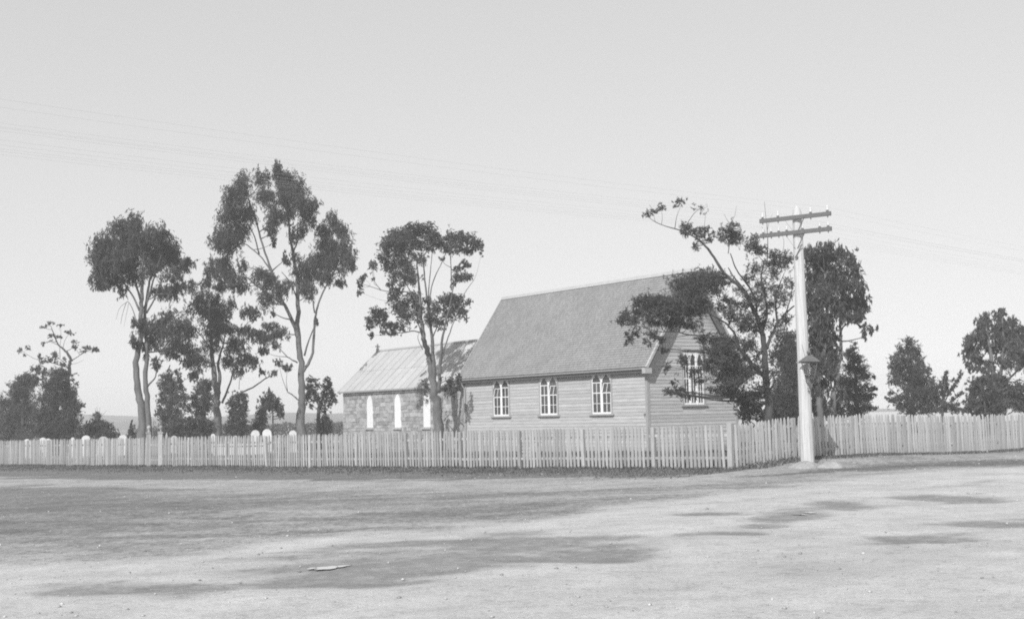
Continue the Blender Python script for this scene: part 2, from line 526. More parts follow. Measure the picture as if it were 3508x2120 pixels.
# thin winter haze over the whole place
hz_m = bpy.data.materials.new('haze_air')
hz_m.use_nodes = True
ht = hz_m.node_tree
ht.nodes.remove(ht.nodes['Principled BSDF'])
pv = ht.nodes.new('ShaderNodeVolumePrincipled')
pv.inputs['Color'].default_value = (0.99, 0.99, 0.99, 1)
pv.inputs['Density'].default_value = 0.0012
ht.links.new(pv.outputs[0], ht.nodes['Material Output'].inputs['Volume'])
HAZE = True

# puddles lying in the damp silt
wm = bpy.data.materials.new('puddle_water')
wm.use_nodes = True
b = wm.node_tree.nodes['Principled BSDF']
b.inputs['Base Color'].default_value = (0.55, 0.55, 0.55, 1)      # pale base paints the sky's reflection into the water
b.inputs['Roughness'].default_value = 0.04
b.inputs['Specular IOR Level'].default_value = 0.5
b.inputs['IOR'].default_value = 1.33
def ground_px(px, py):
    p = at(px, py, 20.0)
    d = p - Vector((0, 0, EYE))
    tt = 1.0
    for _ in range(30):
        q = Vector((0, 0, EYE)) + d * tt
        zz = 0.009 * min(max(q.x, -35), 25) - 0.1
        tt = tt * (EYE - zz) / max(EYE - q.z, 1e-3)
    q = Vector((0, 0, EYE)) + d * tt
    return q
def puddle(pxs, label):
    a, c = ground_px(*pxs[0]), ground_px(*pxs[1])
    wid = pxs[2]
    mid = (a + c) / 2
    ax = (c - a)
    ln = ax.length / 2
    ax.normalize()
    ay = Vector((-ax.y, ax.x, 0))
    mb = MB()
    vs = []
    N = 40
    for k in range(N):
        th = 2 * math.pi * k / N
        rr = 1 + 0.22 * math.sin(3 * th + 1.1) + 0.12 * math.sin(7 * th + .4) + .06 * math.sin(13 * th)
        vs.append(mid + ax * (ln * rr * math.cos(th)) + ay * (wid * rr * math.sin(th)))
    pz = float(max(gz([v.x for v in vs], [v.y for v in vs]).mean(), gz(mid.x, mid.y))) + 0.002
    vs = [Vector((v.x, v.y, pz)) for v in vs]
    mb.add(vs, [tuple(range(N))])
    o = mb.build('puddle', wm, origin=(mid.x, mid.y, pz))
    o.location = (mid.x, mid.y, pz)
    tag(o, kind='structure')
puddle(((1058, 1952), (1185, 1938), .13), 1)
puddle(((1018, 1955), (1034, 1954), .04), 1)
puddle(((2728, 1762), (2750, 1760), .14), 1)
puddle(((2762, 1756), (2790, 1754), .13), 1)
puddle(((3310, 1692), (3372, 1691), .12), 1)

# ---------------------------------------------------------------- timber church
HEAD, D0 = 0.92996, 53.0
ux, uy = math.cos(HEAD), -math.sin(HEAD)           # local +X: along the long wall towards the near gable
C0 = Vector((0.10867 * D0, D0, 0.0))
gz0 = -0.10
C0.z = gz0
ROTZ = math.atan2(uy, ux)
L, W = 0.26077 * D0, 0.10444 * D0
HE, HR = 0.03752 * D0 + EYE - gz0, 0.11972 * D0 + EYE - gz0
OG, OS, SILL = 0.29, 0.272, -0.00089 * D0 + EYE - gz0
church = thing('timber_church', C0, 'weatherboard church with steep shingle roof and a triple lancet in its gable', 'church', rotz=ROTZ)
slope = math.atan2(HR - HE, W / 2 + OS)
def roof_z(y):
    return HE + (min(y, W - y) + OS) * (HR - HE) / (W / 2 + OS)
WALL_TOP = roof_z(0) - 0.10
win_x = [-(0.05631 + k * 0.07238) * D0 for k in range(3)]
WW, WT = 1.46, WALL_TOP - 0.03                    # window width, window top
GW, GT, GS = 1.40, 4.42, 1.93 - gz0
mb = MB()
mb.box(-L, 0, 0, 0.1, -0.3, WALL_TOP)
wall = mb.build('wall', MT['board'], church)
mb = MB()
mb.prism([(0.1, -0.3), (W, -0.3), (W, WALL_TOP - .05), (W / 2, roof_z(W / 2) - 0.14), (0.1, roof_z(.1) - .14)], lambda y, z: (-0.1, y, z), lambda y, z: (0, y, z))
gable = mb.build('gable_wall', MT['board'], church)
mb = MB()
mb.prism([(0.1, -0.3), (W, -0.3), (W, WALL_TOP - .05), (W / 2, roof_z(W / 2) - 0.14), (0.1, roof_z(.1) - .14)], lambda y, z: (-L, y, z), lambda y, z: (-L + .1, y, z))
mb.box(-L + .1, -.1, W - .1, W, -.3, WALL_TOP - .05)
mb.build('back_wall', MT['board'], church)
BH = 0.152
def board(par, p0, p1, q0, q1, out, z0, z1):
    """lapped board: bottom edge p0-p1 stands 24 mm proud, top edge q0-q1 6 mm"""
    n = Vector(out)
    a, c, d, e = Vector((*p0, z0)), Vector((*p1, z0)), Vector((*q0, z1)), Vector((*q1, z1))
    mb = MB()
    j = random.uniform(-.003, .003)
    mb.hexa([a + n * .002, c + n * .002, c + n * (.026 + j), a + n * (.026 + j), d + n * .002, e + n * .002, e + n * (.008 + j), d + n * (.008 + j)])
    mb.build('weatherboard', MT['board'], par)
z = 0.28
while z < WALL_TOP - 0.03:
    z1 = min(z + BH, WALL_TOP - .002)
    cuts = [(-L + .11, -.11)]
    for xc in sorted(win_x):
        if z1 > SILL - .12 and z < WT:
            new = []
            for a, c in cuts:
                l, r = xc - WW / 2, xc + WW / 2
                if l > a and r < c:
                    new += [(a, l), (r, c)]
                else:
                    new.append((a, c))
            cuts = new
    for a, c in cuts:
        if c - a > 4.5 and random.random() < .7:         # butt joint between two lengths
            m_ = random.uniform(a + 1.5, c - 1.5)
            segs = [(a, m_ - .003), (m_ + .003, c)]
        else:
            segs = [(a, c)]
        for s0, s1 in segs:
            board(wall, (s0, 0), (s1, 0), (s0, 0), (s1, 0), (0, -1, 0), z, z1 + .012)
    z += BH
z = 0.28
def edge_y(zz):
    return max(0.11, (zz + .16 - HE) / ((HR - HE) / (W / 2 + OS)) - OS)
while z < HR - .45:
    z1 = z + BH
    e0, e1 = edge_y(z), edge_y(z1 + .012)
    segs = [((e0, e1), (W - e0, W - e1))]
    if z1 > GS - .1 and z < GT + .12:
        segs = [((e0, e1), (W / 2 - GW / 2,) * 2), ((W / 2 + GW / 2,) * 2, (W - e0, W - e1))]
    for (a0, a1), (c0, c1) in segs:
        if c1 - a1 < .05:
            continue
        board(gable, (0, a0), (0, c0), (0, a1), (0, c1), (1, 0, 0), z, z1 + .012)
    z += BH
# corner boards, plinth
for nm, bxs in (('corner_board', (-.108, .036, -.036, .0, -.02, WALL_TOP)), ('corner_board', (.0, .036, .001, .108, -.02, WALL_TOP - .01)),
                ('corner_board', (-L - .03, -L + .108, -.036, 0, -.02, WALL_TOP)), ('corner_board', (0, .036, W - .108, W + .03, -.02, WALL_TOP - .05))):
    MB().box(*bxs).build(nm, MT['trim'], church)
MB().box(-L + .11, -.11, -.034, 0, -.05, .278).build('plinth_board', MT['trim'], church)
MB().box(0, .034, .11, W - .11, -.05, .278).build('plinth_board', MT['trim'], church)

# roof
sl = Vector((0, math.cos(slope), math.sin(slope)))
nn = Vector((0, -math.sin(slope), math.cos(slope)))
SLEN = (W / 2 + OS) / math.cos(slope)
def rp(x, s, h=0.0, side=1):
    p = Vector((x, -OS, HE)) + sl * s + nn * h
    if side < 0:
        p.y = W - p.y
    return p
roof = MB()
for side in (1, -1):
    q = [rp(-L - OG, 0, -.05, side), rp(OG, 0, -.05, side), rp(OG, SLEN - .0, -.05, side), rp(-L - OG, SLEN, -.05, side)]
    q2 = [rp(-L - OG, 0, -.005, side), rp(OG, 0, -.005, side), rp(OG, SLEN, -.005, side), rp(-L - OG, SLEN, -.005, side)]
    roof.hexa(q + q2)
roof = roof.build('roof', MT['dark_trim'], church)
EXP, SW = 0.135, 0.115
nrow = int(SLEN / EXP)
ncol = int((L + 2 * OG) / SW)
sv = MB()
smesh = []
for k in range(6):
    m_ = MB()
    jt, wj, dj = random.uniform(0.002, .006), random.uniform(.002, .006), random.uniform(-.010, .008)
    # local: x along the eave, y up the slope, z off the roof
    m_.hexa([(wj, -dj, .014), (SW - wj, -dj - random.uniform(-.006, .006), .014), (SW - wj, EXP + .05, .0), (wj, EXP + .05, .0),
             (wj, -dj, .03 + jt), (SW - wj, -dj, .03 + jt), (SW - wj, EXP + .05, .008), (wj, EXP + .05, .008)])
    smesh.append(m_)
shared = [m_.mesh('shingle', MT['shingle_one']) for m_ in smesh]
rot_roof = Matrix((Vector((1, 0, 0)), sl, nn)).transposed()
cells = []
for r in range(nrow + 1):
    for c in range(-1, ncol + 1):
        x = -L - OG + c * SW + (r % 2) * SW * .5 + random.uniform(-.012, .012)
        s = r * EXP - .03
        if x < -L - OG - .02 or x + SW > OG + .02 or s + EXP > SLEN + .03:
            continue
        cells.append((x, s))
cells.sort(key=lambda q: -(q[0] * 0.807 - 0.35 * q[1]))
for i, (x, s) in enumerate(cells):
    k = random.randrange(6)
    if i < 298:
        o = link('shingle', shared[k], roof)
        o.matrix_local = Matrix.Translation(rp(x, s)) @ rot_roof.to_4x4()
    else:
        base = rp(x, s)
        sv.add([base + rot_roof @ Vector(q) for q in smesh[k].v], smesh[k].f)
so = sv.build('shingle_courses', MT['shingle'], roof)
so['kind'] = 'stuff'
bk = MB()
for r in range(nrow):
    s = r * EXP
    bk.hexa([rp(-L - OG, s, .012, -1), rp(OG, s, .012, -1), rp(OG, s + EXP + .03, 0, -1), rp(-L - OG, s + EXP + .03, 0, -1),
             rp(-L - OG, s, .03, -1), rp(OG, s, .03, -1), rp(OG, s + EXP + .03, .008, -1), rp(-L - OG, s + EXP + .03, .008, -1)])
o = bk.build('far_shingle_courses', MT['shingle'], roof)
o['kind'] = 'stuff'
rd = MB()
for side in (1, -1):
    rd.hexa([rp(-L - OG - .01, SLEN - .17, .036, side), rp(OG + .01, SLEN - .17, .036, side), rp(OG + .01, SLEN + .03, .036, side), rp(-L - OG - .01, SLEN + .03, .036, side),
             rp(-L - OG - .01, SLEN - .17, .06, side), rp(OG + .01, SLEN - .17, .06, side), rp(OG + .01, SLEN + .03, .06, side), rp(-L - OG - .01, SLEN + .03, .06, side)])
rd.build('ridge_capping', MT['verge_trim'], roof)
# barge boards and verge mouldings on both gables
for x0, x1 in ((OG - .0, OG + .045), (-L - OG - .045, -L - OG)):
    for side in (1, -1):
        m_ = MB()
        m_.hexa([rp(x0, -.02, -.36, side), rp(x1, -.02, -.36, side), rp(x1, SLEN - .22, -.36, side), rp(x0, SLEN - .22, -.36, side),
                 rp(x0, -.02, -.06, side), rp(x1, -.02, -.06, side), rp(x1, SLEN - .03, -.06, side), rp(x0, SLEN - .03, -.06, side)])
        m_.build('bargeboard', MT['dark_trim'], church)
        m_ = MB()
        e = .035 if x0 > 0 else -.035
        m_.hexa([rp(x0 - .03, -.05, -.058, side), rp(x1 + e, -.05, -.058, side), rp(x1 + e, SLEN - .0, -.058, side), rp(x0 - .03, SLEN, -.058, side),
                 rp(x0 - .03, -.05, .05, side), rp(x1 + e, -.05, .05, side), rp(x1 + e, SLEN + .03, .05, side), rp(x0 - .03, SLEN + .03, .05, side)])
        m_.build('verge_moulding', MT['verge_trim'], church)
# eaves: soffit, fascia, gutter, downpipes
MB().box(-L - OG, OG - .002, -OS + .03, -.04, HE - .21, HE - .19).build('soffit', MT['trim'], church)
MB().box(-L - OG, OG - .002, -OS - .0, -OS + .028, HE - .24, HE - .05).build('fascia', MT['dark_trim'], church)
m_ = MB()
prof = [(-.005, .0), (-.09, .0), (-.115, .03), (-.125, .085), (-.11, .085), (-.1, .035), (-.085, .012), (-.005, .012)]
m_.prism(prof, lambda y, z: (-L - OG - .02, -OS + y, HE - .13 + z), lambda y, z: (OG + .02, -OS + y, HE - .13 + z))
m_.build('gutter', MT['trim'], church)
MB().box(OG - .15, OG + .06, -OS - .14, -.02, HE - .30, HE - .06).build('eave_box', MT['verge_trim'], church)
dp = MB()
dp.tube([(-L - .0, -OS - .05, HE - .13), (-L + .0, -OS - .05, HE - .22), (-L + .03, -.1, HE - .55), (-L + .03, -.09, .1)], [.04] * 4, 8)
dp.build('downpipe', MT['trim'], church)
sp_ = MB()
sp_.tube([(-.12, -.05, 1.72), (-.12, -.12, 1.72), (-.12, -.13, 1.62)], [.022, .022, .018], 8)
sp_.build('water_spout', MT['steel'], church)

def lancet_window(par, f, w, z0, z1, nl, rows, spring, hopper=None, ncol=2, frame_mat='trim', gothic=False):
    """f(a, d, z): a across the window, d out of the wall; nl lights side by side"""
    fr = MB()
    def fb(mb, a0, a1, d0, d1, zz0, zz1):
        return mb.hexa([f(a0, d0, zz0), f(a1, d0, zz0), f(a1, d1, zz0), f(a0, d1, zz0), f(a0, d0, zz1), f(a1, d0, zz1), f(a1, d1, zz1), f(a0, d1, zz1)])
    JW = .085
    for a in (-w / 2, w / 2 - JW):
        fb(MB(), a, a + JW, .0, .055, z0, z1).build('frame', MT[frame_mat], par)
    fb(MB(), -w / 2 + JW + .002, w / 2 - JW - .002, .0, .05, z1 - .045, z1 + (.03 if gothic else -.002)).build('frame', MT[frame_mat], par)
    fb(MB(), -w / 2 - .10, w / 2 + .10, .0, .115, z0 - .075, z0 - .002).build('sill', MT[frame_mat], par)
    iw = (w - 2 * JW - .06 * (nl - 1)) / nl
    for k in range(nl):
        a0 = -w / 2 + JW + k * (iw + .06)
        a1 = a0 + iw
        if k:
            fb(MB(), a0 - .06, a0, .0, .05, z0, z1 - .047).build('mullion', MT['white'], par)
        ztop = z1 - .047
        ST = .05
        # spandrel board with a pointed opening
        zs = spring
        mid = (a0 + a1) / 2
        hw = (a1 - a0) / 2
        H = ztop - zs
        if gothic:
            op = [(-hw + .03, 0), (-hw + .035, .25 * H), (-hw * .72, .55 * H), (-hw * .36, .8 * H), (0, .97 * H)]
        else:
            op = [(-hw + .035, 0), (-hw + .03, .10 * H), (-hw * .62, .24 * H), (-hw * .30, .34 * H), (-hw * .22, .52 * H), (-hw * .13, .72 * H), (0, .93 * H)]
        for sgn in (1, -1):
            edge = [(mid + sgn * a, zs + q) for a, q in op]
            outer = a0 if sgn > 0 else a1
            poly = [(outer, zs)] + edge + [(mid, ztop), (outer, ztop)]
            m_ = MB()
            m_.prism(poly, lambda a, q: f(a, .012, q), lambda a, q: f(a, .04, q))
            m_.build('spandrel', MT['white'], par)
        fb(MB(), a0, a1, .004, .008, zs, ztop).build('pane', MT['glass'], par)
        # sash
        tilt = hopper == k
        def F2(a, d, q):
            return f(a, d, q)
        hz = (zs - z0) / rows
        sash = MB()
        for a in (a0, a1 - ST):
            fb(sash, a, a + ST, .01, .038, z0, zs - (hz if tilt else 0))
        fb(sash, a0 + ST, a1 - ST, .01, .038, z0, z0 + .075)
        fb(sash, a0 + ST, a1 - ST, .01, .036, zs - hz - .022, zs - hz + .022)
        if not tilt:
            fb(sash, a0 + ST, a1 - ST, .01, .038, zs - .03, zs + .012)
        sash.build('sash', MT['white'], par)
        for r_ in range(1, rows - 1):
            fb(MB(), a0 + ST, a1 - ST, .012, .034, z0 + r_ * hz - .012, z0 + r_ * hz + .012).build('glazing_bar', MT['white'], par)
        for c_ in range(1, ncol):
            am = a0 + ST + (a1 - a0 - 2 * ST) * c_ / ncol
            fb(MB(), am - .014, am + .014, .013, .033, z0 + .075, zs - (hz + .022 if tilt else .03)).build('glazing_bar', MT['white'], par)
        if tilt:                                        # top light opened inwards, seen leaning
            th = .30
            hp_ = MB()
            def G2(a, d, q):
                q2 = q - (zs - hz + .03)
                return f(a + q2 * .26, .026 - q2 * .01 + d, zs - hz + .03 + q2 * .93)
            def gb(aa0, aa1, dd0, dd1, q0, q1):
                hp_.hexa([G2(aa0, dd0, q0), G2(aa1, dd0, q0), G2(aa1, dd1, q0), G2(aa0, dd1, q0), G2(aa0, dd0, q1), G2(aa1, dd0, q1), G2(aa1, dd1, q1), G2(aa0, dd1, q1)])
            qa, qb = zs - hz + .03, zs
            sh = .0
            gb(a0, a0 + .04, 0, .02, qa, qb)
            am = (a0 + a1) / 2
            gb(am - .014, am + .014, .0, .018, qa, qb - .0)
            gb(a0 + .04, a1 - ST - .06, 0, .02, qb - .03, qb)
            hp_.build('open_hopper', MT['white'], par)
            fb(MB(), a0, a1, -.004, .009, zs - hz, zs).build('pane', MT['glass'], par)
        for r_ in range(rows - (1 if tilt else 0)):
            for c_ in range(ncol):
                x0_ = a0 + ST + (a1 - a0 - 2 * ST) * c_ / ncol
                x1_ = a0 + ST + (a1 - a0 - 2 * ST) * (c_ + 1) / ncol
                j0, j1 = random.uniform(0, .004), random.uniform(0, .004)
                m_ = MB()
                za, zb = z0 + r_ * hz, z0 + (r_ + 1) * hz
                m_.hexa([f(x0_, .004, za), f(x1_, .004, za), f(x1_, .012 + j0, za), f(x0_, .012 + j1, za), f(x0_, .004, zb), f(x1_, .004, zb), f(x1_, .012 + j1, zb), f(x0_, .012 + j0, zb)])
                m_.build('pane', MT['glass'], par)

for xc, hop in zip(win_x, (1, 1, 0)):
    wn = link('window', None, church)
    lancet_window(wn, lambda a, d, z, xc=xc: (xc + a, -d, z), WW, SILL + .05, WT, 2, 3, SILL + 1.46, hopper=hop)
wn = link('gable_window', None, church)
lancet_window(wn, lambda a, d, z: (d, W / 2 + a, z), GW, GS + .05, GT, 3, 3, GT - .62, gothic=True)
MB().box(0, .12, W / 2 - .66, W / 2 + .66, GT + .05, GT + .13).build('hood_board', MT['verge_trim'], wn)

# ---------------------------------------------------------------- stone church behind
S0 = at(1177, 1440, 79.0)
S0.z = -0.2
LS, WS = 13.6, 5.35
sx0 = S0 + Vector((ux, uy, 0)) * LS                    # near corner: local origin
HES = (at(1177, 1342, 79.0).z) + .2
HRS = (at(1300, 1204, 80.6).z) + .2
stone_church = thing('stone_church', sx0, 'rubble stone church with patched iron roof and white lancet windows', 'church', rotz=ROTZ)
mb = MB()
mb.box(-LS, 0, 0, .4, -.4, HES - .05)
swall = mb.build('wall', MT['mortar'], stone_church)
mb = MB()
for xa in (-LS, -.4):
    mb.prism([(.4, -.4), (WS, -.4), (WS, HES - .1), (WS / 2, HRS - .1), (.4, HES + .25)], lambda y, z, xa=xa: (xa, y, z), lambda y, z, xa=xa: (xa + .4, y, z))
mb.build('gable_wall', MT['mortar'], stone_church)
def local_x(px, plane_y=0.0):
    """local x on the front wall seen at photograph column px"""
    best, bx = 1e9, 0
    for k in range(2000):
        x = -LS + LS * k / 1999
        p = sx0 + Vector((ux, uy, 0)) * x
        q = px_of(p.x, p.y, 1.8)[0]
        if abs(q - px) < best:
            best, bx = abs(q - px), x
    return bx
swin = [local_x(q) for q in (1268, 1363.6, 1463)]
SWW, SWZ0, SWZ1 = 0.74, 0.97 + .2, 3.12 + .2
SWZ0 = at(1268, 1464, 78).z + .2
SWZ1 = at(1268, 1353, 78).z + .2
z = -.1
def blocked(x0, x1, z0, z1):
    for xc in swin:
        if x1 > xc - SWW / 2 - .02 and x0 < xc + SWW / 2 + .02 and z1 > SWZ0 - .12 and z0 < SWZ1 - .1:
            return xc
    return None
stones = []
while z < HES - .1:
    h = random.uniform(.17, .27)
    h = min(h, HES - .06 - z)
    x = -LS + .02
    while x < -.02:
        w = random.uniform(.2, .58)
        x1 = min(x + w, -.02)
        xb = blocked(x, x1, z, z + h)
        if xb is not None:
            if x < xb - SWW / 2 - .15:
                x1 = xb - SWW / 2 - .03
            else:
                x = xb + SWW / 2 + .03
                continue
        gq = .007
        j = lambda: random.uniform(-.026, .026)
        pr = random.uniform(.008, .05)
        m_ = MB()
        m_.hexa([(x + gq + j(), -.0, z + gq + j()), (x1 - gq + j(), -.0, z + gq + j()), (x1 - gq + j(), .05, z + gq), (x + gq, .05, z + gq),
                 (x + gq + j(), -.0, z + h - gq + j()), (x1 - gq + j(), -.0, z + h - gq + j()), (x1 - gq, .05, z + h - gq), (x + gq, .05, z + h - gq)])
        v = m_.v
        for q in (0, 1, 4, 5):
            v[q] = (v[q][0], -pr - random.uniform(0, .012), v[q][2])
        stones.append((z + h < 1.0, -w * h, m_))
        x = x1
    z += h
stones.sort(key=lambda q: (q[0], q[1]))
rest = MB()
for k, (_, _, m_) in enumerate(stones):
    if k < 298:
        m_.build('stone', MT['stone'], swall)
    else:
        rest.add(m_.v, m_.f)
rest.build('small_stones', MT['stone_rest'], swall)['kind'] = 'stuff'
for xc in swin:
    wn = link('window', None, stone_church)
    hw = SWW / 2
    arch = [(-hw, SWZ0), (hw, SWZ0), (hw, SWZ1 - .55), (hw * .86, SWZ1 - .32), (hw * .5, SWZ1 - .12), (0, SWZ1), (-hw * .5, SWZ1 - .12), (-hw * .86, SWZ1 - .32), (-hw, SWZ1 - .55)]
    m_ = MB()
    m_.prism(arch, lambda a, q: (xc + a, -.012, q), lambda a, q: (xc + a, .01, q))
    m_.build('pane', MT['pale_glass'], wn)
    # narrow dressed surround following the arch
    big = [(a * 1.22, SWZ0 + (q - SWZ0) * 1.045) for a, q in arch[2:]]
    inn = arch[2:]
    m_ = MB()
    for i in range(len(inn) - 1):
        m_.hexa([(xc + inn[i][0], -.045, inn[i][1]), (xc + inn[i + 1][0], -.045, inn[i + 1][1]), (xc + big[i + 1][0], -.045, big[i + 1][1]), (xc + big[i][0], -.045, big[i][1]),
                 (xc + inn[i][0], -.001, inn[i][1]), (xc + inn[i + 1][0], -.001, inn[i + 1][1]), (xc + big[i + 1][0], -.001, big[i + 1][1]), (xc + big[i][0], -.001, big[i][1])])
    m_.build('surround', MT['dull_stone'], wn)
    MB().box(xc - hw - .1, xc + hw + .1, -.12, 0, SWZ0 - .12, SWZ0 - .005).build('sill', MT['dull_stone'], wn)
ssl_len = math.hypot(WS / 2 + .2, HRS - HES)
ssl = Vector((0, WS / 2 + .2, HRS - HES)).normalized()
snn = Vector((0, -ssl.z, ssl.y))
def sp2(x, s, h=0, side=1):
    p = Vector((x, -.2, HES)) + ssl * s + snn * h
    if side < 0:
        p.y = WS - p.y
    return p
m_ = MB()
for side in (1, -1):
    m_.hexa([sp2(-LS - .2, 0, -.08, side), sp2(.2, 0, -.08, side), sp2(.2, ssl_len, -.08, side), sp2(-LS - .2, ssl_len, -.08, side),
             sp2(-LS - .2, 0, -.03, side), sp2(.2, 0, -.03, side), sp2(.2, ssl_len, -.03, side), sp2(-LS - .2, ssl_len, -.03, side)])
sroof = m_.build('roof', MT['dark_trim'], stone_church)
NS = 17
swd = (LS + .4) / NS
def sheet(side, x, s0, s1, lift):
    m_ = MB()
    nc = 18
    vs, fs = [], []
    for k in range(nc + 1):
        hgt = .018 * math.cos(k * math.pi) + lift
        vs += [sp2(x + (swd + .03) * k / nc, s0, hgt, side), sp2(x + (swd + .03) * k / nc, s1, hgt - .004, side)]
    for k in range(nc):
        fs.append((2 * k, 2 * k + 2, 2 * k + 3, 2 * k + 1))
    m_.add(vs, fs)
    return m_.build('roof_sheet', MT['iron'], sroof)
for k in range(NS):
    for r_ in range(2):
        sheet(1, -LS - .2 + k * swd, r_ * ssl_len / 2 - .05, (r_ + 1) * ssl_len / 2 + (.08 if r_ == 0 else 0), .006 - .004 * r_ + .003 * (k % 2) + (.018 if r_ else 0))
    sheet(-1, -LS - .2 + k * swd, -.05, ssl_len, .006 + .003 * (k % 2))
m_ = MB()
m_.tube([sp2(-LS - .22, ssl_len, .03), sp2(.22, ssl_len, .03)], [.085, .085], 8)
m_.build('ridge_capping', MT['iron'], sroof)
m_ = MB()
for side in (1, -1):
    m_.hexa([sp2(-LS - .26, -.06, -.17, side), sp2(-LS - .2, -.06, -.17, side), sp2(-LS - .2, ssl_len - .1, -.17, side), sp2(-LS - .26, ssl_len - .1, -.17, side),
             sp2(-LS - .26, -.06, .04, side), sp2(-LS - .2, -.06, .04, side), sp2(-LS - .2, ssl_len + .02, .04, side), sp2(-LS - .26, ssl_len + .02, .04, side)])
m_.build('bargeboard', MT['verge_trim'], stone_church)
m_ = MB()
m_.prism([(0, 0), (-.1, 0), (-.13, .1), (-.115, .1), (-.09, .02), (0, .02)], lambda y, z: (-LS - .22, -.2 + y, HES - .1 + z), lambda y, z: (.2, -.2 + y, HES - .1 + z))
m_.build('gutter', MT['verge_trim'], stone_church)
m_ = MB()
fx, fy, fz = -LS - .15, WS / 2, HRS
m_.box(fx - .07, fx + .07, fy - .07, fy + .07, fz - .05, fz + .22)
m_.box(fx - .04, fx + .04, fy - .16, fy + .16, fz + .30, fz + .38)
m_.box(fx - .04, fx + .04, fy - .04, fy + .04, fz + .221, fz + .5)
m_.build('finial_cross', MT['dull_stone'], stone_church)

# ---------------------------------------------------------------- fences
def picket_mesh(h, w=.078, m='picket'):
    m_ = MB()
    prof = [(-w / 2, 0), (w / 2, 0), (w / 2, h - .13), (w * .42, h - .07), (w * .2, h - .02), (0, h), (-w * .2, h - .02), (-w * .42, h - .07), (-w / 2, h - .13)]
    m_.prism(prof, lambda a, q: (a, -.011, q), lambda a, q: (a, .011, q))
    return m_.mesh('picket', MT[m])
PK = [picket_mesh(1.245 + d, w) for d, w in ((0, .086), (.012, .082), (-.012, .09), (.0, .078))]
PKR = [picket_mesh(1.245 + d, w, 'picket_flare') for d, w in ((0, .086), (.012, .082), (-.012, .09), (.0, .078))]
def make_post(h, w=.115):
    m_ = MB()
    m_.hexa([(-w / 2, -w / 2, -.3), (w / 2, -w / 2, -.3), (w / 2, w / 2, -.3), (-w / 2, w / 2, -.3), (-w / 2, -w / 2, h), (w / 2, -w / 2, h), (w / 2, w / 2, h - .02), (-w / 2, w / 2, h - .02)])
    return m_.mesh('post', MT['post'])
POSTM = make_post(1.26)
POSTB = make_post(1.33, .15)
def fence(label, start, d, s0, s1, nrm, bay=2.65, lean=0.0, first_post=True, phase=0.0, pk=PK, lean_sd=1.0, end_post=True):
    ang = math.atan2(d[1], d[0])
    sgn = 1
    o = start + d * s0
    base = G(*o)
    root = thing('picket_fence', base, label, 'fence', 'picket fences along the road')
    fx = Vector((d[0], d[1], 0))
    nv = Vector((nrm[0], nrm[1], 0))
    if Vector((math.sin(ang), -math.cos(ang), 0)).dot(nv) < 0:
        sgn = -1
    rot = ang if sgn > 0 else ang + math.pi
    posts = []
    s = s0 if first_post else s0 + bay
    k0 = math.ceil((s0 - phase) / bay - 1e-6)
    s = phase + k0 * bay
    while s <= s1 + 1e-6:
        if s > s0 - 1e-6:
            posts.append(s)
        s += bay
    for s in posts:
        q = start + d * s
        big = abs(s) < 1e-6
        link('post', POSTB if big else POSTM, root, G(*q) - base + nv * .02, (R(random.gauss(0, .8)), R(random.gauss(0, .8)), rot))
    step = bay / 19
    s = s0 + .07
    i = 0
    while s < s1 - .02:
        if min([abs(s - p) for p in posts] + [9]) > .09:
            q = start + d * (s + random.gauss(0, .006))
            loc = G(*q) - base + nv * .045 + Vector((0, 0, .05 + random.gauss(0, .008)))
            link('picket', random.choice(pk), root, loc, (R(random.gauss(0, .8)), R(lean * sgn * -1 + random.gauss(0, lean_sd)), rot))
            if random.random() < .02:
                COL.objects[-1].location.z -= random.uniform(.02, .09)
        s += step
        i += 1
    ends = sorted(set([s0] + posts + [s1]))
    for a, c in zip(ends[:-1], ends[1:]):
        if c - a < .1:
            continue
        for hz in (.34, 1.0):
            p, q = G(*(start + d * (a + .04))) - base, G(*(start + d * (c - .04))) - base
            m_ = MB()
            off = nv * .0
            m_.bar(p + Vector((0, 0, hz + random.gauss(0, .01))) + off, q + Vector((0, 0, hz + random.gauss(0, .01))) + off, .045, .075)
            m_.build('rail', MT['post'], root)
    return root
# where the gate stands along the long fence
def along(px):
    best = (1e9, 0)
    for k in range(6000):
        s = k * .01
        p = FC + FL * s
        e = abs(px_of(p[0], p[1], .6)[0] - px)
        if e < best[0]:
            best = (e, s)
    return best[1]
gs0, gs1 = along(551), along(510)
fence('long picket fence in front of both churches, from corner post to graveyard gate', FC, FL, 0.0, gs0 - .1, NL)
fence('picket fence left of the graveyard gate with round white headstones behind', FC, FL, gs1 + .1, gs1 + .1 + 16.5, NL, phase=gs1 + .1 + .6)
fence('picket fence paled by flare, right of the corner post, running behind the telegraph pole', FC, FR, .12, 22.5, NR, lean=1.0, phase=0.0, pk=PKR)
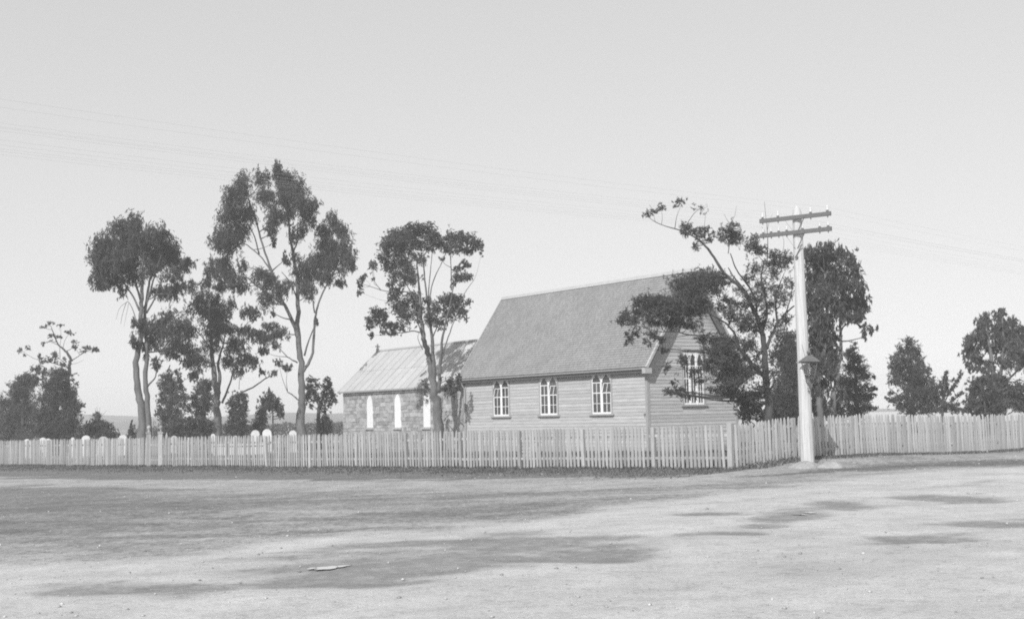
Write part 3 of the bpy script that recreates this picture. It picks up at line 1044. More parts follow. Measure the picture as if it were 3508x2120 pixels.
# graveyard gate
gb_ = FC + FL * gs0
gbase = G(*gb_)
gate = thing('graveyard_gate', gbase, 'small picket gate between two posts with ball finials', 'gate')
for s in (gs0, gs1):
    q = G(*(FC + FL * s)) - gbase
    m_ = MB()
    m_.box(q.x - .085, q.x + .085, q.y - .085, q.y + .085, q.z - .3, q.z + 1.46)
    m_.box(q.x - .115, q.x + .115, q.y - .115, q.y + .115, q.z + 1.461, q.z + 1.52)
    po = m_.build('gate_post', MT['picket'], gate)
    m_ = MB()
    m_.lathe(q + Vector((0, 0, 1.521)), [(.07, 0), (.045, .05), (.035, .09), (.075, .14), (.092, .2), (.075, .26), (.03, .29), (.0, .3)], 12)
    m_.build('ball_finial', MT['picket'], po, smooth=True)
ng = max(4, int((gs1 - gs0 - .22) / .125))
for k in range(ng):
    s = gs0 + .16 + (gs1 - gs0 - .32) * k / (ng - 1)
    q = G(*(FC + FL * s)) - gbase
    hh = 1.20 + .18 * abs((k / (ng - 1)) * 2 - 1) ** 1.5
    o = link('picket', PK[k % 4], gate, q + Vector((NL[0] * .03, NL[1] * .03, .06)), (0, 0, math.atan2(FL[1], FL[0]) + math.pi))
    o.scale = (1, 1, hh / 1.245)
for hz in (.3, .95):
    p, q = G(*(FC + FL * (gs0 + .1))) - gbase, G(*(FC + FL * (gs1 - .1))) - gbase
    MB().bar(p + Vector((0, 0, hz)), q + Vector((0, 0, hz)), .04, .08).build('rail', MT['post'], gate)

# ---------------------------------------------------------------- telegraph pole
PB = at(2767, 1590, 35.2)
PB.z = float(gz(PB.x, PB.y)) - .02
PT = at(2729, 705, 35.2)
pole = thing('telegraph_pole', PB, 'tall pale telegraph pole with two crossarms, standing before the fence', 'telegraph pole')
ax = PT - PB
m_ = MB()
n = 8
def ringpt(t, r):
    return ax * t
m_.tube([ax * t for t in (-.03, .0, .25, .5, .8, .955, .957, .985, 1.0)], [.20, .195, .18, .165, .145, .132, .15, .105, .02], 12)
m_.build('shaft', MT['pole'], pole)
arm_d = Vector((.83, -.56, 0)).normalized()
upv = ax.normalized()
m_face = Vector((-.56, -.83, 0)).normalized()
tops = []
def arm_at(tpx, length, ins, group_label):
    c = ax * tpx + m_face * .19
    a, b_ = c - arm_d * length / 2, c + arm_d * length / 2
    mm = MB()
    mm.bar(a, b_, .085, .115)
    arm = mm.build('crossarm', MT['arm'], pole)
    out = []
    for u, small in ins:
        p = a + (b_ - a) * u
        m1 = MB()
        m1.tube([p + upv * -.11, p + upv * .13], [.016, .014], 6)
        m1.lathe(p + upv * .058, [(.04, 0), (.04, .03), (.018, .032)], 8)
        m1.build('pin', MT['steel'], arm)
        m1 = MB()
        k = .50 if small else .68
        m1.lathe(p + upv * .10, [(.05 * k, 0), (.062 * k, .02 * k), (.058 * k, .07 * k), (.04 * k, .10 * k), (.036 * k, .12 * k), (.046 * k, .15 * k), (.04 * k, .19 * k), (.02 * k, .21 * k), (0, .215 * k)], 10)
        m1.build('insulator', MT['porcelain'], arm, smooth=True)
        out.append(PB + p + upv * (.10 + .125 * k))
    return out
def frac(lo, hi, v):
    return (v - lo) / (hi - lo)
T1 = .951
T2 = .893
I1 = arm_at(T1, 2.14, [(frac(312, 1778, q), False) for q in (372, 697, 1372, 1712)], 'upper')
I2 = arm_at(T2, 2.14, [(frac(325, 1778, q), True) for q in (388, 552, 710, 876, 1203, 1545, 1714)], 'lower')
for tt in (T1, T2):
    c = ax * tt + m_face * .19
    for sg in (-1, 1):
        MB().bar(c + arm_d * sg * .30 + m_face * .045 + upv * -.03, ax * (tt - .062) + m_face * (.15) + arm_d * sg * .03, .03, .008).build('brace', MT['steel'], pole)
MB().bar(ax * .80 + m_face * .17 - arm_d * .02, ax * .845 + m_face * .17 + arm_d * .17, .035, .02).build('iron_strap', MT['steel'], pole)
m_ = MB()
m_.tube([ax * .797 + m_face * .14, ax * .797 + m_face * .21], [.045, .045], 8)
m_.build('bolt', MT['steel'], pole)

# telegraph wires, each from out of frame on the left, over the pole, to out of frame on the right
vL = Vector((-17.3, -14.9, 0)).normalized() * 46
vR = Vector((17.3, 14.9, 0)).normalized() * 46
def span(I, v, sag):
    return [I + v * (k / 20) + Vector((0, 0, -4 * sag * (k / 20) * (1 - k / 20))) for k in range(21)]
order = ['first', 'second', 'third', 'fourth', 'fifth', 'sixth', 'seventh']
for arm_name, II in (('upper', I1), ('lower', I2)):
    for k, I in enumerate(II):
        m_ = MB()
        sg = .42 + random.uniform(-.04, .04)
        a = span(I, vL, sg)[::-1]
        c = span(I, vR, sg)[1:]
        m_.tube([q - I for q in a + c], [.0013] * (len(a) + len(c)), 5)
        o = m_.build('telegraph_wire', MT['wire'])
        o.location = I
        tag(o, 'thin wire on the %s insulator from the left of the %s crossarm' % (order[k], arm_name), 'wire', 'wires strung from the telegraph pole')

# street lantern hung on the pole
LB = at(2777, 1340, 34.85)                               # bracket foot on the pole
lc = at(2775, 1294, 34.73)                               # bottom of the glass body
lamp = thing('street_lantern', LB, 'square glass street lantern with dark pyramid hood, on a bracket fixed to the pole', 'street lamp')
lz = lc - LB
HB = .43
def sq(zz, h, rot=.35):
    return [lz + Vector((h * math.cos(rot + math.pi / 4 + k * math.pi / 2) * 1.414, h * math.sin(rot + math.pi / 4 + k * math.pi / 2) * 1.414, zz)) for k in range(4)]
b0, b1 = sq(0, .085), sq(HB, .155)
for k in range(4):
    m_ = MB()
    p, q, r_, s_ = b0[k], b0[(k + 1) % 4], b1[(k + 1) % 4], b1[k]
    nrm = (q - p).cross(s_ - p).normalized() * .004
    m_.hexa([p, q, q + nrm, p + nrm, s_, r_, r_ + nrm, s_ + nrm])
    m_.build('pane', MT['lamp_glass'], lamp)
fr = MB()
for k in range(4):
    fr.tube([b0[k], b1[k]], [.011, .011], 6)
    fr.tube([b0[k], b0[(k + 1) % 4]], [.012, .012], 6)
    fr.tube([b1[k], b1[(k + 1) % 4]], [.014, .014], 6)
fr.build('frame', MT['lamp_iron'], lamp)
bt = MB()
bt.add(sq(-.02, .078) + sq(.07, .09), [(0, 3, 2, 1), (0, 1, 5, 4), (1, 2, 6, 5), (2, 3, 7, 6), (3, 0, 4, 7)])
bt.build('base_tray', MT['lamp_iron'], lamp)
hd = MB()
e0, e1, e2 = sq(HB + .02, .218), sq(HB + .045, .214), sq(HB + .20, .055)
hd.hexa(e0 + e1)
hd.hexa([q + Vector((0, 0, .002)) for q in e1] + e2)
hd.build('hood', MT['lamp_iron'], lamp)
ch = MB()
cc = lz + Vector((0, 0, HB + .203))
ch.lathe(cc, [(.045, 0), (.042, .06), (.068, .065), (.04, .14), (.016, .17), (.026, .19), (.016, .215), (.0, .22)], 10)
ch.build('chimney', MT['lamp_iron'], lamp, smooth=True)
bu = MB()
bu.lathe(lz + Vector((0, 0, .06)), [(.02, 0), (.02, .1), (.03, .12), (.035, .2), (.025, .28), (.0, .29)], 8)
bu.build('burner', MT['porcelain'], lamp, smooth=True)
for sgn in (-1, 1):
    m_ = MB()
    xo = Vector((.82, .57, 0)) * .17 * sgn
    m_.tube([Vector((0, .05, 0)), Vector((0, 0, .02)), xo * .45 + Vector((0, 0, .10)) + lz * .3, xo * .95 + lz + Vector((0, 0, -.13)), xo * 1.15 + lz + Vector((0, 0, .02)), xo * .6 + lz + Vector((0, 0, .0))], [.018, .018, .015, .013, .012, .012], 7)
    m_.build('bracket', MT['steel'], lamp)
m_ = MB()
m_.tube([Vector((0, .3, .0)), Vector((0, 0, 0)), lz * .5, lz], [.02, .02, .016, .016], 7)
m_.build('bracket', MT['steel'], lamp)
m_ = MB()
m_.tube([lz + Vector((-.30, .12, HB + .01)), lz + Vector((.02, .05, HB + .01))], [.012, .012], 6)
m_.tube([lz + Vector((-.11, .02, HB + .16)), lz + Vector((-.16, .12, HB + .52))], [.008, .006], 6)
m_.build('stay_rod', MT['steel'], lamp)

# ---------------------------------------------------------------- trees
def catmull(P, n=4):
    out = []
    P = [P[0] * 2 - P[1]] + P + [P[-1] * 2 - P[-2]]
    for i in range(1, len(P) - 2):
        for k in range(n):
            t = k / n
            a, b, c, d = P[i - 1], P[i], P[i + 1], P[i + 2]
            out.append(((b * 2) + (c - a) * t + (a * 2 - b * 5 + c * 4 - d) * t * t + (b * 3 - a - c * 3 + d) * t ** 3) * .5)
    out.append(P[-2])
    return out

def conv(x0, y0, s):
    return (lambda x, y: (x0 + x * s, y0 + y * s)), s
K1, K2, K4, K5 = conv(0, 500, .7724), conv(1100, 700, .63784), conv(2100, 600, .70527), conv(2700, 950, .47)
K9, K10, K11 = conv(250, 700, .3023), conv(0, 1050, .3358), conv(480, 1250, .28409)
TREE_GROUP = {}

LAI_K = 2.1
def tree(name, label, cat, K, D, base, limbs, blobs, leaf=(.23, .05), droop=1.3, lai=2.0, sub=9, leaf_mat_='gum', bark='bark',
         seed=1, twig=True, subr=.33, flat=1.0, group=None, dscale=.55, dmin=0.0, grow=1.0, twr=.03, fine_twigs=0):
    rg = np.random.default_rng(seed)
    (cv, sc) = K
    bx, by = cv(*base)
    root_p = at(bx, by, D)
    root_p.z = float(gz(root_p.x, root_p.y)) - .05
    root = thing(name, root_p, label, cat, group)
    mppx = D / F
    xsb = [q[0] for q in blobs]
    half = (max(xsb) - min(xsb)) / 2 * sc * mppx if blobs else 1
    tb = MB()
    nodes = []                                            # (px, py, off, radius, world)
    for li, lm in enumerate(limbs):
        pts, ra, rb = lm[0], lm[1], lm[2]
        off_e = lm[3] if len(lm) > 3 else (0.0 if li == 0 else rg.uniform(-1, 1) * half * .45)
        off_s = 0.0
        if li and nodes:
            q0 = cv(*pts[0])
            j = min(range(len(nodes)), key=lambda i: (nodes[i][0] - q0[0]) ** 2 + (nodes[i][1] - q0[1]) ** 2)
            off_s = nodes[j][2]
        P = []
        for k, q in enumerate(pts):
            px, py = cv(*q)
            tt = k / (len(pts) - 1)
            P.append(at(px, py, D + off_s + (off_e - off_s) * tt))
        if li == 0 or pts[0][1] >= base[1] - 8:
            P[0].z = root_p.z - .1
            if len(P) > 1 and li == 0:
                pass
        P = catmull(P, 4)
        nP = len(P)
        rad = []
        for k in range(nP):
            tt = k / (nP - 1)
            r_ = (ra + (rb - ra) * tt ** .8) * (.95 if li == 0 else .82)
            if (li == 0 or pts[0][1] >= base[1] - 8) and tt < .12:
                r_ *= 1 + .45 * (1 - tt / .12) ** 2
            rad.append(r_ * (1 + rg.uniform(-.06, .06)))
        wob = [Vector(rg.normal(0, 1, 3)) * (rad[k] * .22) for k in range(nP)]
        P2 = [p + (w if 0 < k < nP - 1 else Vector((0, 0, 0))) for k, (p, w) in enumerate(zip(P, wob))]
        tb.tube([p - root_p for p in P2], rad, 9 if ra > .1 else 6)
        for k, p in enumerate(P2):
            px, py = px_of(p.x, p.y, p.z)
            nodes.append((px, py, p.y - D, rad[k], p))
    LV, nleaf = [], 0
    for bi, q in enumerate(blobs):
        x, y, rx, ry = q[:4]
        dn = q[4] if len(q) > 4 else 1.0
        dn = max(dn, dmin) if dn > .2 else dn
        px, py = cv(x, y)
        # depth: near the closest limb, spread through the crown
        if nodes:
            j = min(range(len(nodes)), key=lambda i: (nodes[i][0] - px) ** 2 + (nodes[i][1] - py) ** 2 + (0 if nodes[i][3] < ra + 9 else 0))
            off = nodes[j][2] * .6 + rg.uniform(-1, 1) * half * dscale
        else:
            off = rg.uniform(-1, 1) * half * dscale
        if len(q) > 5:
            off = q[5]
        c = at(px, py, D + off)
        wr, hr = rx * sc * (D + off) / F, ry * sc * (D + off) / F
        wr, hr = wr * grow, hr * grow
        rr = np.array([wr, max(wr, hr) * .9, hr])
        if twig and nodes:
            cand = [nd for nd in nodes if nd[4].z < c.z + hr * .3]
            cand = cand or nodes
            nd = min(cand, key=lambda k: (k[4] - c).length + .6 * max(0, k[4].z - c.z + hr))
            a = nd[4]
            midp = (a + c) / 2 + Vector((rg.normal(0, .08), rg.normal(0, .08), -.06 * (c - a).length)) * 1.0
            r1 = min(nd[3] * .7, twr + .012 * (c - a).length)
            pts = catmull([a, midp, c], 4)
            tb.tube([p - root_p for p in pts], list(np.linspace(r1, r1 * .35, len(pts))), 5, cap=False)
        ns = max(5, int(sub * (1.5 if subr < .4 else 2.4) * (.6 + .4 * math.sqrt(max(wr * hr, .05)))))
        u = rg.normal(0, 1, (ns, 3))
        u /= np.linalg.norm(u, axis=1)[:, None] + 1e-9
        rad_ = rg.uniform(.25, 1, ns) ** .55 * .86
        cen = np.array(c) + u * rad_[:, None] * rr
        if twig:
            for k in range(ns):
                if rg.random() < .75:
                    e = Vector(cen[k])
                    m2 = (c + e) / 2 + Vector(rg.normal(0, .05, 3))
                    tb.tube([c - root_p, m2 - root_p, e - root_p], [twr * .42, twr * .3, twr * .15], 4, cap=False)
        for _ in range(fine_twigs):
            e = Vector(np.array(c) + rg.normal(0, .55, 3) * rr)
            s_ = Vector(cen[rg.integers(ns)])
            m2 = (s_ + e) / 2 + Vector(rg.normal(0, .08, 3))
            tb.tube([s_ - root_p, m2 - root_p, e - root_p], [twr * .28, twr * .2, twr * .1], 4, cap=False)
        nl = int(lai * LAI_K * dn * math.pi * wr * hr / (leaf[0] * leaf[1] * .5))
        nsp = max(nl // 7, 4)
        pick = rg.integers(0, ns, nsp)
        wgt = rg.uniform(.6, 1.4, ns)
        pos = cen[pick] + rg.normal(0, 1, (nsp, 3)) * (rr * subr * .85)[None, :] * wgt[pick][:, None]
        fr = rg.random(nsp) < .07
        pos[fr] += rg.normal(0, .2, (fr.sum(), 3)) * rr[None, :]
        pos[:, 2] -= np.abs(rg.normal(0, 1, nsp)) * hr * .10 * droop
        outw = (pos - np.array(c)) / rr
        nl = nsp * 7
        LV.append((pos, outw, np.full(nsp, min(leaf[0] * 1.5, (.55 if subr < .4 else .8) * min(wr, hr)))))
        nleaf += nl
    tb.build('trunk', MT[bark], root, smooth=True)
    pos = np.concatenate([q[0] for q in LV])
    outw = np.concatenate([q[1] for q in LV])
    spl = np.concatenate([q[2] for q in LV])
    nsp = len(pos)
    sd = rg.normal(0, .5, (nsp, 3)) + outw * .35 + np.array([0, 0, -droop])
    sd /= np.linalg.norm(sd, axis=1)[:, None] + 1e-9
    pos = np.repeat(pos, 7, 0) + np.repeat(sd, 7, 0) * (rg.uniform(-.55, .5, (nsp * 7, 1)) * np.repeat(spl, 7)[:, None]) + rg.normal(0, .16, (nsp * 7, 3)) * np.repeat(spl, 7)[:, None]
    n = nsp * 7
    d = np.repeat(sd, 7, 0) + rg.normal(0, .38, (n, 3))
    d /= np.linalg.norm(d, axis=1)[:, None] + 1e-9
    s_ = np.cross(d, rg.normal(0, 1, (n, 3)))
    s_ /= np.linalg.norm(s_, axis=1)[:, None] + 1e-9
    ln = leaf[0] * rg.uniform(.6, 1.35, n)[:, None]
    wd = leaf[1] * rg.uniform(.7, 1.3, n)[:, None] * .5
    pos = pos - np.array(root_p)
    pos = pos - d * ln * .5
    v = np.stack([pos, pos + d * ln * .45 + s_ * wd, pos + d * ln, pos + d * ln * .45 - s_ * wd], 1).reshape(-1, 3)
    qd = np.arange(4 * n).reshape(-1, 4)
    link('crown', raw_mesh('crown', v, qd, MT[leaf_mat_]), root)
    return root

GUMS = 'tall gum trees in the graveyard'
# twin-trunked gum on the left
tree('gum_tree', 'twin-trunked gum with broad domed crown, left of the graveyard gate', 'tree', K1, 68, (645, 1275),
     [([(640, 1278), (628, 1180), (612, 1080), (607, 960), (622, 840), (628, 720), (630, 640), (632, 560), (640, 470)], .27, .05),
      ([(660, 1278), (655, 1170), (645, 1060), (650, 940), (648, 840), (640, 760), (655, 660), (668, 580), (690, 520)], .22, .05, .5),
      ([(620, 730), (585, 660), (560, 620), (530, 560)], .09, .03), ([(628, 700), (600, 600), (560, 520), (520, 470)], .10, .03),
      ([(640, 720), (668, 640), (690, 560), (720, 470)], .10, .03), ([(650, 740), (685, 680), (720, 590), (770, 560)], .08, .03),
      ([(655, 1065), (690, 1020), (692, 960)], .07, .03), ([(650, 860), (690, 820), (750, 770)], .07, .02),
      ([(612, 800), (590, 730), (565, 690), (545, 740), (535, 790)], .04, .01), ([(565, 690), (530, 720), (515, 770)], .02, .008), ([(572, 692), (560, 750), (550, 800)], .015, .006)],
     [(440, 510, 52, 60), (430, 580, 42, 50), (470, 430, 62, 55), (540, 370, 60, 50), (500, 500, 70, 70), (560, 440, 75, 65), (610, 330, 36, 50), (630, 400, 60, 55), (700, 380, 48, 42), (730, 440, 58, 55), (670, 470, 70, 55),
      (760, 490, 45, 45), (800, 525, 45, 35), (720, 520, 55, 40), (450, 625, 34, 18), (500, 590, 50, 40), (555, 560, 50, 50), (585, 500, 50, 50), (610, 585, 40, 35, .6), (650, 540, 50, 40, .8), (540, 640, 22, 28),
      (830, 520, 28, 28), (760, 575, 55, 35, .7), (720, 650, 50, 35), (780, 640, 45, 40), (830, 625, 40, 40, .7), (600, 790, 20, 28), (590, 870, 22, 32), (640, 800, 40, 40, .7), (690, 800, 50, 45, .8), (680, 870, 45, 40, .8),
      (740, 760, 50, 45, .8), (760, 830, 55, 50, .9), (740, 900, 40, 35, .7), (800, 790, 40, 45, .8), (790, 880, 40, 40, .8), (690, 965, 24, 34, .8), (770, 930, 25, 20), (650, 900, 22, 40, .7)],
     lai=2.7, sub=11, seed=3, group=GUMS)
# middle gum
tree('gum_tree', 'low forked gum with patchy crown between the two tall gums', 'tree', K1, 73, (966, 1285),
     [([(968, 1288), (965, 1200), (962, 1120), (952, 1040), (945, 960), (938, 880), (932, 800), (925, 720)], .30, .05),
      ([(966, 1120), (972, 1020), (968, 960), (985, 900), (1000, 830)], .16, .04), ([(985, 1140), (1010, 1080), (1030, 1020), (1055, 950), (1075, 880), (1085, 800)], .10, .03),
      ([(1000, 1145), (1050, 1105), (1120, 1070), (1190, 1025), (1225, 1005)], .09, .03), ([(940, 1150), (900, 1090), (870, 1030), (845, 970)], .07, .025),
      ([(940, 900), (890, 840), (850, 800)], .06, .02), ([(1060, 1080), (1062, 1030), (1065, 990)], .025, .01)],
     [(930, 750, 55, 45), (985, 740, 45, 40), (900, 680, 42, 45, .8), (900, 610, 40, 25, .6), (955, 690, 40, 40, .7), (870, 720, 40, 40, .7), (950, 820, 60, 48), (1010, 800, 45, 40, .7), (1040, 880, 52, 40), (1080, 945, 55, 38), (1010, 950, 38, 34, .8),
      (880, 950, 52, 45, .8), (845, 900, 45, 45, .8), (840, 830, 42, 50, .7), (860, 1025, 34, 26, .8), (1085, 740, 50, 25, .8), (1135, 745, 28, 30, .8), (1075, 830, 42, 34, .8), (1120, 840, 30, 30, .6), (1130, 960, 22, 30, .7),
      (935, 890, 40, 40, .7), (1060, 1000, 30, 25, .8), (1215, 1008, 20, 15), (1158, 1003, 18, 16), (1020, 700, 35, 30, .6), (820, 960, 30, 25, .7)],
     lai=2.7, sub=11, seed=5, group=GUMS)
# tallest gum
tree('gum_tree', 'tallest gum, its high crown split by a long pale fork', 'tree', K1, 76, (1337, 1285),
     [([(1337, 1288), (1336, 1190), (1338, 1090), (1334, 990), (1327, 890), (1320, 790), (1322, 680), (1316, 580), (1296, 460), (1282, 350), (1262, 250)], .30, .05),
      ([(1326, 860), (1296, 770), (1262, 705), (1230, 630), (1205, 555), (1165, 440), (1135, 330), (1100, 230)], .17, .04, -1.0),
      ([(1210, 570), (1165, 500), (1110, 450), (1060, 420)], .08, .025), ([(1255, 705), (1190, 655), (1120, 605), (1075, 560), (1050, 500)], .08, .03),
      ([(1345, 1000), (1382, 935), (1392, 850), (1396, 770), (1415, 690), (1452, 610), (1495, 530), (1500, 440)], .13, .035, .8), ([(1350, 930), (1370, 860), (1400, 790)], .09, .04),
      ([(1396, 740), (1385, 650), (1400, 560)], .07, .025), ([(1318, 960), (1275, 935), (1230, 885), (1200, 840)], .06, .02), ([(1322, 1125), (1300, 1105), (1276, 1092)], .06, .04),
      ([(1322, 690), (1290, 610), (1250, 560)], .07, .03), ([(1150, 480), (1120, 380), (1060, 290)], .07, .03), ([(1300, 470), (1340, 370), (1360, 290)], .07, .03)],
     [(1225, 95, 24, 42), (1076, 155, 38, 45), (1050, 235, 62, 65), (1090, 300, 50, 60), (1015, 300, 48, 55), (1010, 380, 55, 55), (1060, 380, 50, 50, .9), (980, 430, 45, 40), (1035, 440, 45, 40, .8), (1168, 140, 34, 40), (1240, 160, 70, 50), (1190, 220, 50, 55),
      (1265, 225, 60, 55), (1310, 190, 50, 45), (1345, 250, 48, 45), (1385, 260, 28, 40), (1360, 320, 45, 45), (1215, 300, 45, 60, .9), (1200, 370, 30, 50, .9), (1270, 300, 40, 45, .8), (1215, 430, 15, 22), (1300, 400, 28, 35, .6), (1330, 380, 30, 40, .7), (1270, 500, 20, 34, .8),
      (1475, 320, 26, 36), (1440, 375, 40, 40), (1500, 380, 45, 50), (1460, 440, 70, 50), (1525, 450, 45, 50), (1545, 510, 30, 38), (1420, 500, 60, 50), (1490, 520, 55, 50), (1385, 555, 50, 45, .9), (1440, 580, 45, 40, .9), (1345, 540, 42, 45, .8), (1310, 500, 26, 30, .7),
      (1365, 640, 40, 42, .9), (1340, 600, 40, 35, .7), (1505, 600, 28, 24), (1560, 540, 16, 20), (1400, 780, 14, 22, .8),
      (1150, 580, 36, 42), (1195, 600, 40, 45), (1180, 680, 36, 42), (1235, 640, 36, 45, .8), (1280, 630, 32, 34, .7), (1210, 740, 20, 16, .6), (985, 520, 55, 40), (940, 555, 34, 45), (1020, 570, 55, 45), (1060, 620, 50, 34, .8), (985, 620, 45, 30, .8), (1075, 530, 28, 35, .7),
      (1200, 800, 40, 22), (1240, 825, 38, 30), (1190, 850, 45, 30), (1165, 910, 26, 22), (1225, 880, 25, 22, .7), (1275, 980, 24, 20), (1235, 960, 16, 22, .7), (1160, 850, 25, 30)],
     lai=2.7, sub=11, seed=8, group=GUMS)
# gum before the stone church
tree('gum_tree', 'many-stemmed gum with rounded leaf clumps in front of the stone church', 'tree', K2, 66.0, (627, 1245),
     [([(627, 1248), (624, 1150), (618, 1050), (606, 970), (592, 890), (575, 810), (555, 740), (542, 650), (535, 560), (528, 460), (520, 370), (512, 280)], .30, .03),
      ([(612, 1010), (606, 920), (600, 820), (596, 720), (586, 640), (575, 550), (562, 450), (552, 350), (548, 280)], .17, .03),
      ([(632, 1010), (636, 920), (640, 830), (650, 740), (662, 660), (680, 590), (700, 500), (715, 420)], .14, .03), ([(642, 860), (662, 780), (690, 690), (720, 610), (770, 480), (822, 405)], .06, .015),
      ([(575, 560), (600, 420), (640, 330), (670, 260)], .05, .02), ([(588, 620), (578, 470), (590, 330), (600, 230)], .05, .02), ([(700, 460), (698, 340), (690, 240)], .05, .02),
      ([(540, 690), (490, 680), (430, 690), (380, 680), (330, 630)], .05, .02), ([(530, 500), (460, 470), (380, 470), (320, 460), (262, 440), (225, 430)], .045, .015), ([(320, 460), (285, 410), (275, 350)], .03, .012),
      ([(545, 720), (520, 640), (470, 560), (430, 530)], .05, .02), ([(598, 720), (640, 620), (690, 560)], .05, .02), ([(545, 780), (520, 720), (525, 690)], .03, .01), ([(640, 1000), (680, 1010), (740, 1035)], .035, .012, -3.9), ([(535, 560), (470, 450), (420, 350)], .05, .02)],
     [(510, 130, 62, 36), (460, 165, 70, 45), (400, 180, 62, 45), (560, 150, 62, 40), (360, 215, 48, 42), (600, 185, 45, 42), (340, 280, 42, 42), (410, 250, 60, 45), (470, 230, 55, 45), (530, 215, 45, 35, .9), (440, 310, 50, 40), (380, 330, 45, 40), (470, 360, 52, 36, .9), (390, 390, 45, 34),
      (450, 410, 50, 32, .9), (500, 400, 30, 34, .8), (530, 290, 38, 36, .8), (575, 230, 30, 35, .7), (365, 430, 20, 16), (700, 185, 55, 36), (760, 180, 50, 36), (810, 195, 45, 36), (845, 215, 26, 34), (690, 230, 40, 30), (750, 245, 44, 28), (640, 210, 35, 35, .8), (800, 250, 30, 20, .8),
      (770, 322, 40, 20), (738, 345, 28, 18), (745, 390, 42, 30), (790, 388, 26, 22), (715, 425, 20, 20), (400, 470, 40, 30), (385, 500, 25, 30), (430, 540, 48, 45), (490, 510, 50, 42), (450, 600, 50, 45), (420, 660, 40, 26), (510, 560, 40, 40, .8), (520, 620, 20, 25, .6),
      (600, 560, 36, 34, .8), (600, 610, 45, 40), (660, 530, 46, 40), (710, 510, 50, 38), (750, 530, 42, 40), (690, 580, 55, 38), (770, 590, 20, 32), (640, 640, 30, 30, .8), (572, 520, 20, 22), (290, 600, 40, 42), (265, 640, 26, 34), (315, 568, 24, 20), (272, 700, 15, 22), (350, 590, 30, 22), (335, 640, 22, 40, .8), (370, 655, 48, 26), (395, 690, 30, 14),
      (330, 685, 14, 14), (275, 325, 22, 32), (230, 395, 24, 22), (210, 430, 20, 26), (205, 470, 16, 16), (280, 402, 9, 9), (645, 293, 14, 13), (860, 262, 10, 20), (790, 520, 14, 16),
      (690, 965, 26, 30, 1.2, -3.9), (660, 990, 18, 22, 1, -3.7), (735, 955, 16, 48, 1.2, -3.9), (712, 1000, 16, 34, 1, -3.9), (560, 985, 15, 48), (640, 940, 12, 20, .7), (700, 1000, 12, 22, .7)],
     leaf=(.19, .06), droop=.4, lai=2.7, sub=9, subr=.40, grow=.96, seed=13, group=GUMS)
